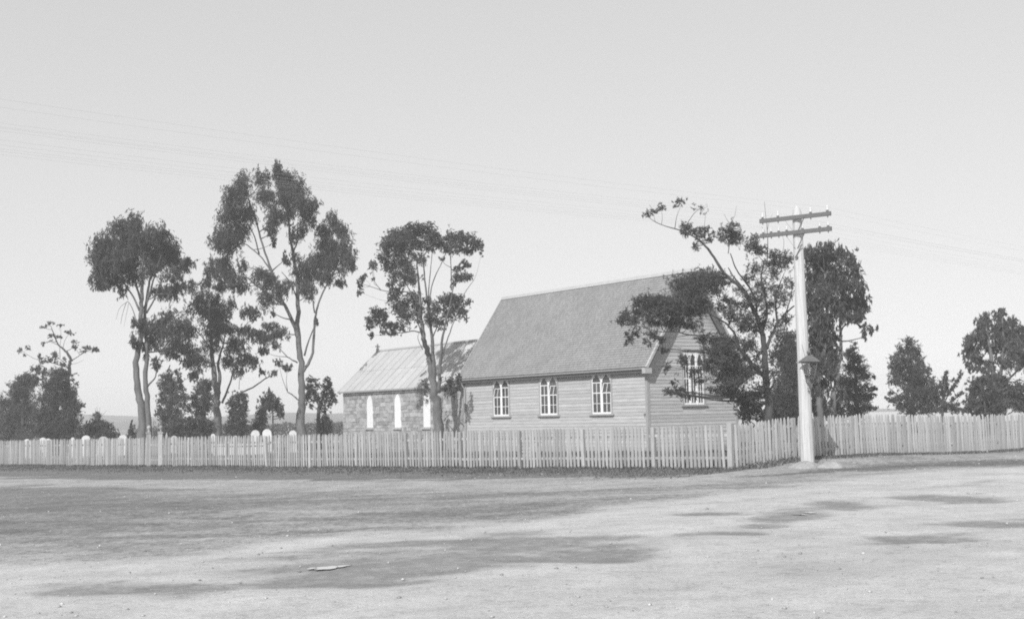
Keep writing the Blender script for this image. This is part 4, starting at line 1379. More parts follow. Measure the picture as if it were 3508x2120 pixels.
# wattle before the gable
tree('wattle_tree', 'wide open-crowned dark tree with leaning limbs before the timber gable', 'tree', K4, 43, (752, 1195),
     [([(754, 1198), (758, 1110), (742, 1010), (738, 920), (735, 830), (722, 760), (700, 690), (660, 600), (620, 545), (540, 475), (490, 400), (450, 345), (410, 310), (340, 272)], .16, .022),
      ([(722, 965), (660, 900), (620, 850), (585, 800), (545, 785), (480, 790), (420, 780), (370, 775)], .11, .025, -1.2), ([(610, 850), (600, 790), (560, 730), (500, 690), (440, 660), (370, 640)], .07, .02, -1.4),
      ([(370, 775), (300, 760), (220, 760), (150, 740)], .03, .012, -1.6), ([(640, 980), (560, 920), (500, 870), (450, 850), (390, 850)], .05, .015, -1.0),
      ([(738, 850), (775, 770), (800, 720), (840, 670), (880, 635)], .08, .03, .6), ([(722, 760), (745, 690), (740, 600), (720, 500), (735, 420)], .08, .025, .8), ([(700, 690), (690, 600), (650, 530), (600, 460), (570, 380)], .06, .02),
      ([(640, 560), (590, 500), (560, 450)], .05, .02), ([(340, 272), (280, 255), (220, 235), (165, 200)], .03, .01), ([(340, 272), (370, 220), (400, 180), (440, 150)], .02, .006), ([(300, 260), (310, 200), (330, 150)], .018, .006), ([(410, 310), (440, 260), (450, 190)], .016, .005),
      ([(560, 380), (570, 260), (540, 190)], .02, .006), ([(560, 250), (590, 200), (600, 150)], .012, .004), ([(748, 420), (752, 330), (748, 250), (742, 200), (735, 130)], .022, .006, .3), ([(750, 265), (760, 225), (775, 190)], .01, .004), ([(770, 420), (820, 380), (830, 320), (815, 280)], .016, .005), ([(750, 300), (735, 270), (720, 250)], .009, .004),
      ([(760, 1050), (800, 990), (850, 960)], .05, .02), ([(750, 1000), (700, 960), (640, 1000), (590, 1030)], .05, .02), ([(800, 720), (790, 640), (800, 560), (830, 480)], .05, .015), ([(840, 670), (870, 560), (860, 480)], .03, .01), ([(430, 790), (440, 840), (425, 870)], .02, .01), ([(560, 740), (580, 680), (570, 620)], .04, .015)],
     [(168, 190, 22, 14), (200, 175, 20, 12, .8), (235, 160, 24, 14), (330, 128, 26, 15), (300, 150, 16, 10, .5), (430, 160, 40, 22, .18), (350, 250, 26, 28), (345, 285, 22, 20, .8), (400, 270, 34, 22), (450, 275, 36, 20), (420, 300, 30, 16, .7), (400, 345, 22, 22, .7), (460, 310, 30, 20, .6),
      (560, 275, 46, 34), (600, 300, 40, 28), (575, 320, 40, 22), (585, 240, 24, 16, .8), (530, 310, 26, 18, .7), (680, 345, 36, 34), (710, 370, 34, 28), (690, 300, 24, 18, .7), (780, 390, 44, 26), (800, 425, 44, 26), (845, 400, 30, 34), (750, 430, 30, 24, .6),
      (440, 480, 50, 22), (500, 490, 50, 25), (390, 520, 50, 32), (350, 545, 42, 36), (440, 530, 50, 34), (330, 590, 34, 34), (540, 520, 45, 30), (390, 590, 55, 36), (480, 560, 50, 34), (160, 600, 40, 22), (120, 620, 36, 24), (180, 630, 50, 28), (245, 610, 46, 24), (300, 610, 40, 30), (220, 665, 55, 32), (300, 670, 60, 38), (140, 670, 50, 28), (60, 680, 26, 22), (40, 700, 34, 24), (100, 710, 40, 26),
      (370, 660, 60, 40), (260, 720, 55, 28, .9), (190, 710, 45, 25, .9), (330, 720, 55, 25, .8), (430, 640, 55, 40, .9), (75, 790, 22, 26), (110, 760, 26, 22, .9), (65, 820, 10, 12), (200, 780, 40, 22, .8), (240, 800, 25, 18, .8), (170, 810, 22, 18, .7),
      (560, 600, 42, 26, .8), (530, 640, 40, 26, .7), (610, 640, 50, 34, .8), (570, 690, 55, 34, .8), (640, 690, 50, 32, .7), (620, 740, 50, 30, .8), (680, 740, 45, 34, .7), (740, 560, 40, 30, .6), (790, 560, 44, 34, .7), (830, 590, 36, 30, .7), (860, 520, 26, 30, .5), (700, 600, 40, 34, .5), (620, 560, 36, 26, .5), (650, 500, 30, 26, .35), (740, 660, 36, 26, .5),
      (420, 500, 70, 35, 1.2), (340, 540, 55, 45, 1.2), (470, 520, 60, 40, 1.2), (300, 640, 90, 45, 1.1), (180, 620, 70, 32, 1.1), (380, 620, 70, 45, 1.1), (560, 800, 50, 40, .9), (520, 820, 45, 30, .9), (480, 860, 50, 36, .9), (600, 960, 55, 40, 1), (560, 1060, 55, 28, 1), (500, 860, 50, 34, .8), (540, 900, 55, 34, .8), (480, 910, 40, 26, .7), (570, 950, 50, 34, .8), (620, 900, 36, 36, .7), (540, 1000, 50, 22, .8), (500, 1040, 45, 20, .8), (600, 1030, 50, 30, .8), (650, 980, 40, 34, .6), (270, 1050, 30, 18, .9), (320, 1045, 40, 22, .9), (290, 1010, 20, 10, .7), (365, 1070, 46, 18, .8), (350, 900, 40, 36, .7), (260, 930, 26, 26, .5), (390, 960, 40, 26, .6), (420, 1000, 35, 18, .6), (250, 850, 28, 18, .8), (440, 790, 45, 26, .7), (390, 740, 45, 26, .7),
      (680, 450, 40, 40, .6), (720, 520, 45, 40, .6), (780, 480, 45, 35, .6), (660, 600, 40, 40, .6), (770, 620, 45, 40, .6), (720, 720, 40, 40, .6), (800, 760, 40, 50, .6), (840, 700, 35, 40, .6), (690, 820, 40, 40, .7), (640, 830, 40, 40, .8), (620, 960, 45, 40, .9), (680, 940, 40, 40, .8), (720, 1040, 40, 40, .8), (590, 880, 45, 40, .9), (480, 800, 50, 30, .8), (560, 830, 40, 30, .7), (800, 870, 40, 50, .6), (780, 960, 40, 50, .6), (820, 1040, 30, 50, .6), (520, 960, 50, 34, .8), (460, 940, 40, 30, .8), (580, 1000, 50, 30, .9), (620, 1090, 50, 30, .9), (700, 880, 30, 34, .5), (780, 880, 26, 40, .4), (700, 1080, 50, 34, .8), (650, 1100, 45, 34, .9), (790, 1100, 30, 22, .8), (640, 1060, 45, 28, .8)],
     leaf=(.12, .03), droop=.15, lai=2.0, grow=1.04, subr=.42, sub=8, leaf_mat_='wattle', bark='dark_bark', seed=21, twr=.02, dmin=.6, fine_twigs=5, dscale=.35)
# leaning-trunk gum right of the pole
tree('gum_tree', 'dense drooping gum on two pale stems behind the telegraph pole', 'tree', K4, 54, (1040, 1190),
     [([(1012, 1192), (1005, 1120), (996, 1060), (1000, 980), (1020, 880), (1040, 760), (1040, 620), (1030, 480)], .20, .05), ([(1060, 1192), (1068, 1110), (1082, 1020), (1095, 930), (1108, 830), (1105, 730), (1100, 600)], .20, .05, .6),
      ([(1105, 770), (1120, 735), (1160, 715), (1200, 730), (1225, 750)], .05, .02), ([(1030, 830), (980, 740), (960, 640)], .07, .03), ([(1100, 650), (1160, 560), (1180, 500)], .07, .03)],
     [(1020, 350, 60, 26), (960, 400, 40, 45), (1010, 410, 60, 50), (1080, 380, 55, 45), (1140, 420, 45, 45), (1180, 460, 30, 40), (970, 480, 45, 55), (1040, 490, 70, 60), (1120, 500, 60, 60), (1190, 540, 34, 50), (960, 570, 40, 55), (1030, 590, 65, 60), (1110, 600, 65, 60), (1180, 620, 45, 50), (1225, 610, 22, 36), (1220, 650, 20, 22),
      (970, 660, 40, 60), (1040, 690, 60, 55), (1110, 670, 50, 40), (1165, 690, 45, 26), (1200, 680, 24, 24), (970, 750, 40, 60), (1020, 770, 50, 50), (980, 850, 45, 50), (1040, 860, 50, 50, .8), (1080, 780, 30, 40, .7), (1220, 745, 16, 26), (1245, 750, 22, 18), (1225, 785, 16, 14), (1285, 742, 6, 9), (980, 930, 40, 45), (1060, 940, 40, 34, .7), (1010, 1000, 34, 30, .6), (985, 1060, 40, 50), (1000, 1140, 45, 40), (960, 1000, 30, 50), (1070, 880, 50, 45), (1030, 1080, 26, 40, .6), (1085, 1090, 20, 50, .5), (1050, 980, 40, 45, .8), (1040, 1130, 30, 45, .8), (940, 900, 30, 60), (940, 1080, 30, 60), (1110, 1060, 24, 50, .7), (1000, 920, 45, 50)],
     leaf=(.26, .06), droop=1.6, lai=3.0, grow=1.06, sub=11, seed=27)
PINES = 'dark conifers behind the churches'
tree('pine_tree', 'tufted pine at the right edge of the drooping gum', 'tree', K4, 60, (1190, 1190),
     [([(1185, 1192), (1185, 1080), (1175, 960), (1168, 860)], .16, .03), ([(1185, 1080), (1230, 1060), (1275, 1030)], .04, .01), ([(1185, 1140), (1240, 1130), (1285, 1125)], .04, .01), ([(1180, 1000), (1220, 970), (1250, 975)], .04, .01)],
     [(1165, 835, 18, 22), (1150, 870, 24, 26), (1185, 890, 30, 28), (1150, 930, 36, 34), (1195, 950, 34, 34), (1225, 980, 26, 22), (1165, 1000, 42, 36), (1215, 1030, 36, 28), (1258, 980, 12, 12), (1262, 1035, 22, 14), (1150, 1070, 45, 36), (1205, 1085, 45, 30), (1250, 1080, 22, 18), (1180, 1140, 55, 34), (1240, 1125, 34, 18), (1275, 1130, 14, 9), (1110, 1130, 40, 45), (1270, 1065, 12, 8), (1120, 1010, 30, 36, .8)],
     leaf=(.16, .03), droop=-.4, lai=2.6, sub=9, leaf_mat_='pine', bark='dark_bark', grow=1.12, seed=31, group=PINES)
tree('pine_tree', 'dark dense conifer standing left of the pole behind the open-crowned tree', 'tree', K4, 62, (850, 1200),
     [([(850, 1202), (850, 1050), (848, 900), (846, 780)], .16, .03)],
     [(848, 790, 34, 30), (845, 850, 40, 40), (860, 910, 42, 40), (840, 980, 36, 45), (875, 980, 36, 45), (850, 1060, 50, 50), (830, 1130, 50, 50), (885, 1110, 40, 55), (880, 1170, 50, 34), (810, 1170, 40, 34), (820, 1060, 34, 50), (880, 860, 30, 50), (865, 1040, 40, 50), (820, 900, 22, 40)],
     leaf=(.16, .035), droop=.2, lai=3.4, sub=11, subr=.42, grow=1.15, leaf_mat_='pine', bark='dark_bark', seed=33, group=PINES)
SHR = 'shrubs and bushes behind the fences'
tree('bush', 'dark tangled bush under the open-crowned tree, right of the gable', 'bush', K4, 50, (670, 1200),
     [([(665, 1202), (660, 1150), (650, 1110)], .05, .02), ([(690, 1202), (700, 1150), (720, 1120)], .05, .02)],
     [(640, 1120, 34, 34), (630, 1170, 40, 34), (680, 1150, 45, 40), (730, 1165, 40, 34), (770, 1150, 36, 40), (700, 1110, 34, 26, .7), (800, 1175, 40, 26)],
     leaf=(.15, .05), droop=.2, lai=2.6, leaf_mat_='wattle', bark='dark_bark', seed=35, group=SHR)
# right-hand group
tree('cypress_tree', 'bushy conifer with spreading skirt right of the pole, against open sky', 'tree', K5, 74, (900, 1000),
     [([(905, 1002), (905, 860), (900, 700), (890, 520)], .20, .03), ([(905, 900), (1000, 850), (1090, 790)], .05, .015), ([(905, 920), (820, 870), (730, 800)], .05, .015), ([(905, 960), (800, 925), (710, 880)], .05, .015)],
     [(890, 470, 36, 30), (900, 520, 50, 36), (840, 540, 36, 34), (930, 580, 45, 36), (860, 590, 50, 40), (800, 590, 40, 36), (775, 640, 34, 40), (900, 650, 60, 45), (960, 640, 26, 40), (820, 670, 50, 45), (775, 710, 34, 40), (880, 730, 60, 45, .9), (960, 710, 45, 45), (1005, 680, 26, 34), (800, 770, 34, 30, .7), (760, 760, 24, 20, .8), (1000, 760, 50, 45),
      (930, 800, 60, 45), (1050, 800, 40, 30), (870, 840, 60, 45), (980, 850, 60, 45), (800, 880, 50, 26), (740, 840, 30, 16, .8), (720, 880, 24, 10, .8), (1060, 860, 50, 40), (900, 910, 70, 45), (830, 940, 50, 26), (760, 900, 40, 14), (1000, 920, 60, 45), (1080, 920, 45, 36), (940, 970, 80, 30), (1050, 970, 60, 26), (1095, 800, 16, 16)],
     leaf=(.22, .05), droop=-.2, lai=2.6, sub=9, leaf_mat_='cypress', subr=.42, grow=1.15, bark='dark_bark', seed=41, group='trees beyond the side fence')
tree('pine_tree', 'young pine with stiff upswept arms between the two right-hand trees', 'tree', K5, 70, (1125, 1000),
     [([(1122, 1002), (1128, 930), (1140, 820), (1150, 700)], .10, .03), ([(1128, 940), (1170, 850), (1220, 770), (1262, 700)], .05, .015), ([(1128, 950), (1200, 890), (1270, 840)], .05, .015), ([(1128, 960), (1210, 930), (1310, 890)], .04, .015), ([(1135, 880), (1115, 800), (1105, 760)], .03, .01)],
     [(1152, 700, 18, 26), (1152, 735, 24, 26), (1150, 775, 30, 26), (1122, 790, 22, 22), (1104, 765, 11, 20), (1145, 820, 32, 26), (1135, 860, 30, 30), (1262, 702, 12, 18), (1250, 728, 17, 18), (1234, 755, 19, 18), (1214, 784, 20, 18), (1194, 814, 20, 20), (1176, 845, 20, 20),
      (1300, 815, 22, 11), (1270, 838, 24, 13), (1238, 862, 24, 13), (1205, 888, 24, 15), (1318, 888, 24, 11), (1280, 902, 26, 12), (1240, 918, 28, 14), (1170, 935, 45, 24), (1220, 965, 55, 26), (1130, 960, 50, 26), (1183, 752, 14, 9), (1205, 742, 10, 7), (1290, 775, 14, 8), (1080, 830, 20, 16)],
     leaf=(.2, .04), droop=-.6, lai=3.2, sub=8, leaf_mat_='pine', bark='dark_bark', seed=43, group='trees beyond the side fence')
tree('gum_tree', 'large gum, leaves paled by flare, beyond the fence at the right-hand end', 'tree', K5, 66, (1500, 1000),
     [([(1490, 1002), (1500, 880), (1490, 700), (1470, 520), (1440, 360)], .25, .05), ([(1500, 850), (1560, 650), (1570, 450), (1560, 300)], .15, .05), ([(1495, 760), (1400, 650), (1340, 560)], .10, .03), ([(1500, 850), (1650, 700), (1720, 600)], .10, .03)],
     [(1440, 290, 40, 36), (1400, 330, 36, 36), (1450, 360, 50, 45), (1390, 400, 40, 45), (1350, 450, 45, 40), (1310, 480, 34, 36), (1300, 540, 36, 36), (1360, 530, 50, 45), (1420, 450, 50, 50), (1330, 590, 45, 30), (1400, 600, 45, 36, .8), (1545, 270, 45, 40), (1580, 330, 60, 50), (1530, 360, 45, 50), (1600, 420, 60, 60), (1540, 450, 45, 50, .8), (1500, 420, 30, 50, .6), (1470, 520, 36, 36, .6), (1560, 520, 45, 40, .7), (1640, 520, 60, 60), (1310, 640, 34, 24), (1350, 670, 40, 24, .8), (1450, 620, 34, 30, .5), (1420, 680, 40, 26, .7), (1530, 600, 34, 36, .5), (1610, 620, 60, 45, .8), (1700, 420, 70, 70), (1700, 600, 70, 70), (1480, 660, 40, 26, .6)],
     leaf=(.26, .06), lai=3.6, sub=13, dmin=.9, grow=1.08, leaf_mat_='flare_leaf', seed=45, group='trees beyond the side fence')
tree('bush', 'broad dense bush below the gum at the right-hand end of the fence', 'bush', K5, 62, (1440, 1000),
     [([(1440, 1002), (1430, 900), (1400, 800)], .08, .03), ([(1480, 1002), (1500, 900), (1550, 800)], .08, .03)],
     [(1365, 765, 34, 34), (1410, 740, 46, 34), (1470, 750, 55, 40), (1550, 740, 60, 40), (1345, 840, 30, 40), (1390, 820, 50, 50), (1470, 830, 60, 50), (1550, 820, 60, 50), (1345, 915, 36, 40), (1400, 910, 60, 50), (1480, 920, 70, 50), (1560, 920, 60, 50), (1620, 860, 60, 60), (1380, 970, 70, 26), (1500, 980, 80, 26), (1300, 960, 40, 26), (1680, 820, 70, 60), (1700, 930, 70, 60)],
     leaf=(.2, .06), droop=.3, lai=3.6, subr=.42, grow=1.12, leaf_mat_='flare_leaf', bark='dark_bark', seed=47, group=SHR)
# left-hand group
LG = 'trees at the left-hand end of the graveyard'
tree('flat_topped_tree', 'thin flat-topped tree with tiered leaf pads above the dark cypress', 'tree', K10, 92, (690, 1380),
     [([(690, 1385), (692, 1100), (690, 850), (700, 640), (722, 540), (690, 480), (640, 430), (590, 380), (545, 270), (520, 200)], .22, .02), ([(722, 560), (780, 520), (850, 470), (920, 440)], .05, .02), ([(700, 640), (640, 560), (560, 500)], .06, .02), ([(612, 520), (610, 420), (620, 330), (620, 220)], .03, .01), ([(590, 390), (500, 360), (430, 390)], .03, .01), ([(640, 430), (660, 350), (700, 280)], .03, .01), ([(620, 600), (480, 560), (350, 530), (240, 460)], .04, .012), ([(725, 590), (800, 570), (860, 540)], .02, .008)],
     [(515, 170, 36, 18), (440, 210, 36, 14), (480, 190, 30, 14), (620, 195, 40, 18), (700, 260, 45, 18), (745, 275, 34, 16), (560, 300, 50, 18), (600, 310, 40, 14), (520, 290, 22, 16), (450, 370, 34, 14, .8), (430, 390, 26, 12, .8), (520, 350, 30, 12, .6), (770, 365, 34, 18), (755, 415, 36, 26), (890, 415, 50, 24), (960, 430, 45, 26), (850, 455, 36, 16), (990, 455, 26, 18), (210, 440, 34, 26, .8), (290, 420, 40, 22, .8), (260, 495, 40, 12, .8), (410, 510, 26, 34), (490, 540, 40, 34), (560, 510, 34, 36), (640, 580, 40, 34), (650, 530, 20, 20, .8), (420, 560, 30, 22, .8), (570, 570, 36, 26, .6), (560, 470, 24, 18, .7)],
     leaf=(.2, .05), droop=.0, lai=2.4, sub=7, leaf_mat_='pine', bark='dark_bark', seed=51, flat=.6, group=LG, twr=.025, dscale=.3)
tree('cypress_tree', 'big dark cypress filling the left end behind the gravestones', 'tree', K10, 84, (560, 1380),
     [([(570, 1385), (575, 1150), (580, 900), (590, 700)], .25, .04)],
     [(590, 680, 70, 45), (660, 680, 50, 45), (370, 640, 45, 36), (440, 660, 50, 34, .8), (540, 740, 70, 60), (630, 760, 65, 60), (720, 690, 45, 20, .7), (500, 830, 60, 60), (590, 850, 80, 70), (680, 860, 65, 60), (730, 900, 40, 50), (480, 930, 65, 60), (580, 960, 90, 70), (690, 970, 75, 70), (750, 1000, 45, 50), (450, 1040, 80, 60), (570, 1080, 100, 80), (690, 1090, 85, 80), (770, 1060, 45, 50), (400, 1140, 90, 70), (520, 1190, 110, 80), (650, 1210, 110, 80), (740, 1180, 60, 70), (370, 1260, 90, 70), (500, 1310, 110, 70), (640, 1320, 110, 70), (740, 1300, 70, 60), (840, 1010, 34, 26), (740, 750, 26, 30, .4), (790, 800, 14, 20, .4), (390, 740, 34, 36, .7)],
     leaf=(.24, .06), droop=-.1, lai=2.6, sub=9, leaf_mat_='cypress', subr=.42, grow=1.15, bark='dark_bark', seed=53, group=LG)
tree('round_tree', 'round flare-paled tree at the far left end of the graveyard', 'tree', K10, 92, (230, 1380),
     [([(230, 1385), (235, 1150), (240, 900)], .2, .05)],
     [(250, 720, 60, 34), (190, 770, 50, 36), (310, 720, 45, 40), (240, 800, 80, 50), (330, 790, 40, 45), (160, 850, 60, 50), (250, 900, 80, 60), (140, 950, 60, 60), (230, 1010, 90, 60), (320, 1050, 60, 60, .9), (130, 1080, 60, 70), (230, 1130, 90, 70), (130, 1200, 70, 70), (230, 1250, 100, 70), (120, 1310, 80, 60), (40, 1000, 60, 80), (30, 1180, 70, 90), (-40, 1280, 80, 80), (240, 1330, 90, 50)],
     leaf=(.24, .06), droop=.4, lai=3.4, sub=12, subr=.42, grow=1.2, leaf_mat_='flare_leaf', bark='dark_bark', seed=55, group=LG)
tree('bush', 'low spreading bush with spiky top left of the twin gum', 'bush', K10, 82, (1020, 1380),
     [([(1000, 1385), (995, 1200), (990, 1110)], .08, .03), ([(990, 1130), (975, 1070), (970, 1030)], .03, .006), ([(992, 1130), (1015, 1070), (1020, 1020)], .03, .006), ([(1010, 1150), (1060, 1090), (1100, 1050)], .02, .005), ([(975, 1140), (930, 1115), (890, 1100)], .02, .005), ([(990, 1100), (990, 1050), (985, 1015)], .02, .005)],
     [(990, 1110, 26, 26), (985, 1150, 40, 26), (1000, 1190, 60, 40), (930, 1210, 50, 36), (1080, 1210, 50, 36), (870, 1230, 50, 40), (1010, 1250, 80, 50), (1130, 1260, 45, 40), (930, 1290, 70, 50), (1080, 1310, 80, 45), (850, 1310, 60, 45), (1170, 1310, 40, 36), (1000, 1340, 90, 34)],
     leaf=(.2, .06), droop=.1, lai=2.6, leaf_mat_='cypress', subr=.42, grow=1.15, bark='dark_bark', seed=57, group=SHR)
tree('cypress_tree', 'small pointed cypress left of the twin gum', 'tree', K10, 80, (1343, 1350),
     [([(1343, 1352), (1344, 1270), (1346, 1180)], .08, .02)],
     [(1346, 1172, 7, 14), (1345, 1195, 15, 16), (1343, 1225, 26, 22), (1342, 1260, 34, 24), (1342, 1295, 40, 26), (1342, 1330, 42, 24)],
     leaf=(.16, .05), droop=-.5, lai=3.2, sub=10, leaf_mat_='cypress', bark='dark_bark', seed=59, twig=False, subr=.4, group='small conifers among the graves')
BG = 'dark trees among the graves behind the gums'
tree('cypress_tree', 'two-peaked dark cypress right of the graveyard gate', 'tree', K11, 86, (370, 870),
     [([(370, 875), (365, 600), (360, 300), (350, 80)], .22, .03), ([(380, 500), (440, 250), (450, 90)], .1, .03)],
     [(352, 60, 22, 30), (320, 130, 50, 40), (370, 140, 45, 50), (450, 95, 34, 36), (300, 220, 70, 60), (380, 240, 70, 60), (480, 170, 34, 50, .9), (290, 320, 70, 50), (400, 340, 80, 60), (500, 260, 34, 50, .8), (280, 420, 80, 50), (400, 450, 90, 60), (510, 380, 55, 50), (540, 430, 34, 40), (230, 520, 40, 40, .7), (310, 540, 70, 50, .9), (420, 560, 80, 50), (210, 600, 45, 34, .7), (300, 640, 70, 50), (410, 660, 80, 60), (330, 740, 90, 50), (340, 820, 90, 50), (500, 480, 40, 40, .7)],
     leaf=(.22, .06), droop=-.3, lai=2.6, leaf_mat_='cypress', subr=.42, grow=1.15, bark='dark_bark', seed=61, group=BG)
tree('cypress_tree', 'dark conifer behind the low forked gum', 'tree', K11, 88, (760, 870),
     [([(760, 875), (770, 600), (790, 300), (800, 200)], .2, .03)],
     [(800, 200, 45, 40), (760, 240, 60, 50), (840, 250, 45, 50), (720, 320, 70, 50), (800, 330, 70, 55), (670, 400, 55, 45), (750, 420, 80, 55), (840, 420, 50, 55), (640, 480, 55, 45, .9), (720, 510, 80, 50), (800, 520, 60, 50), (600, 540, 60, 40, .7), (690, 590, 80, 40, .8), (790, 600, 60, 50, .7)],
     leaf=(.22, .06), droop=-.1, lai=2.5, leaf_mat_='cypress', subr=.42, grow=1.15, bark='dark_bark', seed=63, group=BG)
tree('bush', 'long low dark bush behind the fence, right of the gate', 'bush', K11, 80, (600, 880),
     [([(600, 882), (610, 780), (600, 700)], .06, .02), ([(480, 882), (470, 780), (460, 700)], .06, .02), ([(750, 882), (760, 780), (770, 720)], .06, .02)],
     [(420, 690, 50, 40), (500, 670, 60, 40), (590, 660, 60, 40), (680, 660, 60, 36), (760, 670, 60, 40), (840, 720, 50, 45), (420, 760, 60, 50), (520, 760, 80, 55), (630, 760, 80, 55), (740, 770, 80, 55), (850, 800, 50, 45), (460, 840, 80, 40), (600, 840, 90, 40), (730, 850, 90, 36)],
     leaf=(.18, .06), droop=.1, lai=2.7, leaf_mat_='cypress', subr=.42, grow=1.15, bark='dark_bark', seed=65, group=SHR)
tree('round_tree', 'rounded dark tree just right of the low forked gum', 'tree', K11, 84, (1190, 850),
     [([(1190, 855), (1190, 650), (1185, 450)], .18, .03)],
     [(1190, 345, 34, 26), (1140, 370, 45, 36), (1230, 370, 45, 34), (1190, 410, 60, 45), (1265, 430, 30, 45), (1100, 460, 45, 45), (1170, 500, 70, 50), (1260, 500, 40, 45), (1090, 560, 45, 50), (1180, 590, 80, 55), (1260, 590, 40, 36, .8), (1120, 660, 60, 50), (1210, 680, 70, 55), (1130, 750, 60, 50), (1220, 770, 70, 50), (1170, 820, 80, 40), (1050, 790, 45, 45, .8)],
     leaf=(.2, .06), droop=.1, lai=2.7, leaf_mat_='cypress', subr=.42, grow=1.15, bark='dark_bark', seed=67, group=BG)
tree('weeping_tree', 'umbrella-topped dark tree with drooping right side, near white headstones', 'tree', K11, 86, (1470, 850),
     [([(1470, 855), (1480, 650), (1520, 450), (1555, 320)], .16, .03), ([(1610, 855), (1600, 700), (1600, 580), (1570, 480)], .09, .04)],
     [(1555, 310, 20, 34), (1560, 370, 40, 36), (1610, 390, 40, 34), (1530, 420, 50, 40), (1600, 450, 60, 45), (1660, 440, 34, 36), (1490, 480, 45, 45), (1560, 510, 60, 40), (1650, 500, 50, 45), (1695, 530, 34, 45), (1470, 560, 50, 45), (1690, 590, 34, 36), (1700, 630, 20, 26, .8), (1460, 630, 60, 45), (1440, 700, 70, 50), (1450, 770, 80, 45), (1500, 640, 34, 45), (1380, 770, 50, 34), (1420, 430, 14, 20, .5), (1445, 380, 8, 16, .5), (1405, 510, 8, 20, .5), (1490, 330, 6, 14, .5)],
     leaf=(.2, .06), droop=.8, lai=2.7, leaf_mat_='cypress', subr=.42, grow=1.15, bark='dark_bark', seed=69, group=BG)
tree('forked_tree', 'small dark tree with two uneven lobes beside the tallest gum', 'tree', K11, 80, (2160, 850),
     [([(2150, 855), (2155, 700), (2150, 560), (2165, 450)], .2, .08), ([(2160, 500), (2100, 380), (2060, 250)], .08, .03), ([(2170, 460), (2240, 350), (2260, 200)], .08, .03), ([(2220, 855), (2230, 700), (2240, 560)], .06, .03)],
     [(2050, 180, 34, 40), (2100, 190, 34, 34, .8), (2030, 250, 45, 45), (2120, 250, 40, 40, .7), (2050, 330, 50, 50), (2120, 330, 45, 40, .8), (2030, 400, 34, 40), (2100, 400, 50, 40, .8), (2060, 490, 26, 36), (2250, 170, 26, 40), (2290, 210, 26, 34), (2260, 260, 50, 45), (2300, 310, 34, 45), (2250, 360, 60, 50), (2320, 390, 36, 40), (2200, 420, 50, 45, .8), (2330, 440, 26, 26), (2270, 460, 45, 40), (2180, 500, 36, 45), (2210, 560, 45, 40, .8), (2240, 640, 50, 50), (2200, 720, 60, 50), (2260, 730, 50, 50), (2220, 800, 70, 40), (2190, 250, 25, 25, .5)],
     leaf=(.2, .06), droop=.3, lai=2.5, leaf_mat_='cypress', subr=.42, grow=1.15, bark='dark_bark', seed=71, group=BG)
# clipped hedge line far behind the graveyard
def far_hedge():
    rg = np.random.default_rng(5)
    n = 16000
    x = rg.uniform(-46, -4, n)
    top = 1.15 + .5 * fbm(x * .5, x * 0, 3)
    pos = np.stack([x, 150 + rg.normal(0, .7, n), -.4 + (rg.uniform(0, 1, n) ** .8) * (top + .25)], 1)
    d = rg.normal(0, 1, (n, 3)); d /= np.linalg.norm(d, axis=1)[:, None]
    s_ = np.cross(d, rg.normal(0, 1, (n, 3))); s_ /= np.linalg.norm(s_, axis=1)[:, None]
    v = np.stack([pos, pos + d * .12 + s_ * .07, pos + d * .26, pos + d * .12 - s_ * .07], 1).reshape(-1, 3)
    o = link('hedge', raw_mesh('hedge', v, np.arange(4 * n).reshape(-1, 4), MT['cypress']))
    tag(o, 'long low dark hedge across the paddock behind the tallest gum', 'hedge')
far_hedge()

# ---------------------------------------------------------------- gravestones
def stone(px, py_top, D, w, label, shape='round', m='marble', th=.10, name='gravestone'):
    p = at(px, py_top, D)
    top = p.z
    base = G(p.x, p.y)
    h = top - base.z
    root = thing(name, base, label, 'gravestone', 'gravestones showing over the picket fence', rotz=random.uniform(-.25, .25))
    root.rotation_euler = (R(random.gauss(0, 3)), R(random.gauss(0, 2.5)), root.rotation_euler.z)
    m_ = MB()
    hw = w / 2
    if shape == 'round':
        prof = [(-hw, -.15), (hw, -.15), (hw, h - hw)] + [(hw * math.cos(a), h - hw + hw * math.sin(a)) for a in np.linspace(.15, math.pi - .15, 12)] + [(-hw, h - hw)]
    elif shape == 'shoulder':
        prof = [(-hw, -.15), (hw, -.15), (hw, h - hw * 1.1), (hw * .72, h - hw * .95), (hw * .68, h - hw * .5), (hw * .35, h - hw * .1), (0, h), (-hw * .35, h - hw * .1), (-hw * .68, h - hw * .5), (-hw * .72, h - hw * .95), (-hw, h - hw * 1.1)]
    else:
        prof = [(-hw, -.15), (hw, -.15), (hw * .9, h * .5), (hw * .55, h * .85), (0, h), (-hw * .55, h * .85), (-hw * .9, h * .5)]
    m_.prism(prof, lambda a, q: (a, -th / 2, q), lambda a, q: (a, th / 2, q))
    m_.build('slab', MT[m], root)
    MB().box(-hw - .1, hw + .1, -th / 2 - .09, th / 2 + .09, -.1, .16).build('plinth', MT['dull_stone'], root)
    return root
def c8(x, y):
    return x * .28409, 1350 + y * .28409
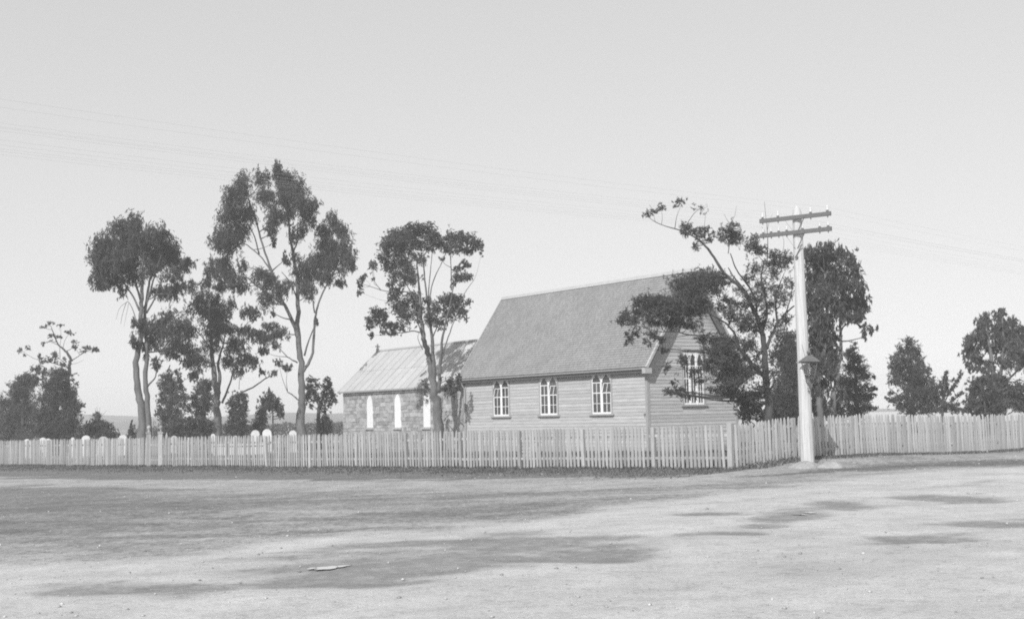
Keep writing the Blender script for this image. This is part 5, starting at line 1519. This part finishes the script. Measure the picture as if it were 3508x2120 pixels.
for x, y, w, D, lab, sh, mt_ in (
        (345, 538, 0.42, 74, 'white round-topped headstone furthest left over the fence', 'round', 'marble'),
        (522, 522, 0.42, 75, 'white rounded headstone, left one of a close pair below the dark cypress', 'round', 'marble'),
        (592, 533, 0.39, 75, 'white rounded headstone, right one of a close pair below the dark cypress', 'round', 'marble'),
        (880, 520, 0.31, 72, 'narrow tilted pale headstone between the pair and the tall one', 'shoulder', 'marble'),
        (1036, 496, 0.53, 74, 'large white round-topped headstone below the low spreading bush', 'round', 'marble'),
        (1236, 508, 0.66, 78, 'broad dull grey headstone in front of the low spreading bush', 'round', 'dull_stone'),
        (1474, 487, 0.48, 74, 'white rounded headstone just left of the small pointed cypress', 'round', 'marble'),
        (2003, 455, 0.22, 73, 'slim grey pointed headstone right beside the gate finial', 'point', 'dull_stone'),
        (2082, 498, 0.42, 76, 'dull grey headstone, second to the right of the gate', 'round', 'dull_stone')):
    a, c = c8(x, y)
    o = stone(a, c, D, w, lab, sh, mt_)
for x, y, w, D, lab, sh, mt_ in (
        (895, 826, 0.37, 72, 'small white leaning headstone below the low forked gum', 'shoulder', 'marble'),
        (1395, 783, 0.51, 70, 'tall white headstone, left of the two by the umbrella-topped tree', 'round', 'marble'),
        (1548, 770, 0.51, 70, 'tall white headstone, right of the two by the umbrella-topped tree', 'round', 'marble'),
        (1855, 785, 0.42, 68, 'white headstone left against the trunk of the tallest gum', 'round', 'marble'),
        (1145, 850, 0.26, 70, 'small pale headstone barely above the pickets under the rounded dark tree', 'round', 'marble')):
    stone(480 + x * .28409, 1250 + y * .28409, D, w, lab, sh, mt_)
# white chest tomb seen through the pickets
p = at(480 + 1300 * .28409, 1250 + 980 * .28409, 66)
tb_ = G(p.x, p.y)
tomb = thing('chest_tomb', tb_, 'long low white chest tomb seen through the pickets', 'tomb', rotz=.05)
hT = at(480 + 1300 * .28409, 1250 + 945 * .28409, 66).z - tb_.z
MB().box(-1.0, 1.0, -.45, .45, -.1, hT - .1).build('chest', MT['marble'], tomb)
MB().box(-1.12, 1.12, -.55, .55, hT - .098, hT).build('slab', MT['marble'], tomb)
p = at(480 + 1010 * .28409, 1250 + 960 * .28409, 66)
tb_ = G(p.x, p.y)
hT = at(480 + 1010 * .28409, 1250 + 950 * .28409, 66).z - tb_.z
tomb = thing('ledger_tomb', tb_, 'short pale tomb left of the long chest tomb, behind the pickets', 'tomb', rotz=-.05)
MB().box(-.5, .5, -.4, .4, -.1, hT - .09).build('chest', MT['marble'], tomb)
MB().box(-.58, .58, -.48, .48, hT - .088, hT).build('slab', MT['marble'], tomb)
# slatted timber stand behind the fence below the middle window
p = at(1817, 1552, 47)
sb_ = G(p.x, p.y)
st = thing('timber_stand', sb_, 'pale slatted timber stand behind the pickets below the middle window', 'stand', rotz=ROTZ)
for a in (-.26, .26):
    for c in (-.22, .22):
        MB().box(a - .03, a + .03, c - .03, c + .03, -.05, .72).build('leg', MT['slab'], st)
for hz in (.08, .2, .34, .47, .6):
    MB().box(-.32, .32, -.275, -.252, hz, hz + .1).build('slat', MT['slab'], st)
MB().box(-.36, .36, -.3, .3, .722, .76).build('top_board', MT['slab'], st)

# ---------------------------------------------------------------- rough grass, loose stones
def blades(name, px_, py_, h, w, m):
    rg = np.random.default_rng(77)
    n = len(px_)
    z = gz(px_, py_)
    pos = np.stack([px_, py_, z - .01], 1)
    an = rg.uniform(0, 2 * math.pi, n)
    sd = np.stack([np.cos(an), np.sin(an), np.zeros(n)], 1) * (w * rg.uniform(.6, 1.4, n))[:, None]
    tip = np.stack([rg.normal(0, .45, n), rg.normal(0, .45, n), np.ones(n)], 1) * (h * rg.uniform(.4, 1.3, n))[:, None]
    mid = tip * .55 * np.array([.6, .6, 1.1])
    v = np.stack([pos - sd, pos + sd, pos + mid + sd * .7, pos + tip, pos + mid - sd * .7], 1).reshape(-1, 3)
    f5 = np.arange(5 * n).reshape(-1, 5)
    o = link(name, raw_mesh(name, v, f5, MT[m]))
    o['kind'] = 'stuff'
    return o
rg = np.random.default_rng(99)
n = 95000
s = rg.uniform(-.5, 46, n)
dd_ = np.abs(rg.normal(0, 1, n)) * 1.5
clump = fbm(s * 1.5, dd_ * 1.5, 4, 3)
keep = clump + rg.uniform(-.25, .25, n) > .47
gx = FC[0] + FL[0] * s + NL[0] * (dd_ - .12)
gy = FC[1] + FL[1] * s + NL[1] * (dd_ - .12)
hh = np.where(dd_ < .35, .11, .055)
sR_ = rg.uniform(.2, 22, 30000)
dR_ = np.abs(rg.normal(0, 1, 30000)) * .32 - .1
k2 = fbm(sR_ * 1.5, dR_ * 1.5, 6, 3) + rg.uniform(-.2, .2, 30000) > .45
hx_ = FC[0] + FR[0] * sR_ + NR[0] * dR_
hy_ = FC[1] + FR[1] * sR_ + NR[1] * dR_
ax_ = np.concatenate([gx[keep], hx_[k2]])
ay_ = np.concatenate([gy[keep], hy_[k2]])
blades('grass', ax_, ay_, np.concatenate([hh[keep], np.full(k2.sum(), .08)]), .016, 'grass')
# churchyard grass between the fence and the buildings
n = 60000
s = rg.uniform(-1, 46, n)
dd_ = rg.uniform(.2, 12, n)
gx = FC[0] + FL[0] * s - NL[0] * dd_
gy = FC[1] + FL[1] * s - NL[1] * dd_
lx = (gx - C0.x) * ux + (gy - C0.y) * uy
ly = (gx - C0.x) * (-uy) + (gy - C0.y) * ux
keep = ~((lx < .1) & (lx > -L - .1) & (ly > -.1)) & ~((lx < -L) & (ly > 1.0))
blades('churchyard_grass', gx[keep], gy[keep], np.full(keep.sum(), .16), .03, 'grass')
# loose stones and clods on the road
n = 2600
yy = 9.5 + 32 * rg.uniform(0, 1, n) ** 1.6
xx = rg.uniform(-.47, .5, n) * yy
fr_ = np.maximum((xx - FC[0]) * NL[0] + (yy - FC[1]) * NL[1], (xx - FC[0]) * NR[0] + (yy - FC[1]) * NR[1])
kp = (fr_ > .2) & (fbm(xx * .5, yy * .5, 8, 3) + rg.uniform(-.2, .2, n) > .46)
xx, yy = xx[kp], yy[kp]
n = len(xx)
sz = .005 + .018 * rg.uniform(0, 1, n) ** 6 + .0003 * yy
octv = np.array([(1, 0, 0), (0, 1, 0), (-1, 0, 0), (0, -1, 0), (0, 0, .75), (0, 0, -.6)], float)
vv = np.stack([xx, yy, gz(xx, yy) + sz * .25], 1)[:, None, :] + octv[None] * sz[:, None, None] * rg.uniform(.6, 1.4, (n, 6, 1))
tri = np.array([(0, 1, 4), (1, 2, 4), (2, 3, 4), (3, 0, 4), (1, 0, 5), (2, 1, 5), (3, 2, 5), (0, 3, 5)])
ft = (np.arange(n)[:, None, None] * 6 + tri[None]).reshape(-1, 3)
o = link('gravel', raw_mesh('gravel', vv.reshape(-1, 3), ft, MT['pebble']))
o['kind'] = 'stuff'
# lumps of spoil heaped at the foot of the pole
for px, py, w_, lab in ((2760, 1600, .34, 'rounded mound of earth against the foot of the telegraph pole'), (2845, 1597, .30, 'pale flat clod of earth right of the pole foot')):
    q = ground_px(px, py)
    q = at(px, py, 34.9)
    zc = float(gz(q.x, q.y))
    m_ = MB()
    vs, fs = [], []
    N, Mr = 18, 6
    for j in range(Mr + 1):
        for k in range(N):
            th = 2 * math.pi * k / N
            rr = math.sin(j / Mr * math.pi / 2)
            wob = 1 + .18 * math.sin(3 * th + px) + .12 * math.sin(5 * th + 2)
            vs.append((rr * w_ * wob * math.cos(th) * 1.5, rr * w_ * wob * math.sin(th), .17 * math.cos(j / Mr * math.pi / 2) ** 1.3 * (1 + .2 * math.sin(4 * th)) - .03))
    for j in range(Mr):
        for k in range(N):
            fs.append((j * N + k, (j + 1) * N + k, (j + 1) * N + (k + 1) % N, j * N + (k + 1) % N))
    m_.add(vs, fs)
    o = m_.build('earth_mound', mat('heaped_earth', .34, scale=14, amp=.3, rough=.95, bump=.8, bscale=30), smooth=True)
    o.location = (q.x, q.y, zc)
    o.rotation_euler = (0, 0, .4)
    tag(o, lab, 'earth mound')

if HAZE:
    o = MB().box(-1260, 1260, -260, 1300, -3, 22).build('haze', hz_m)
    o['kind'] = 'stuff'
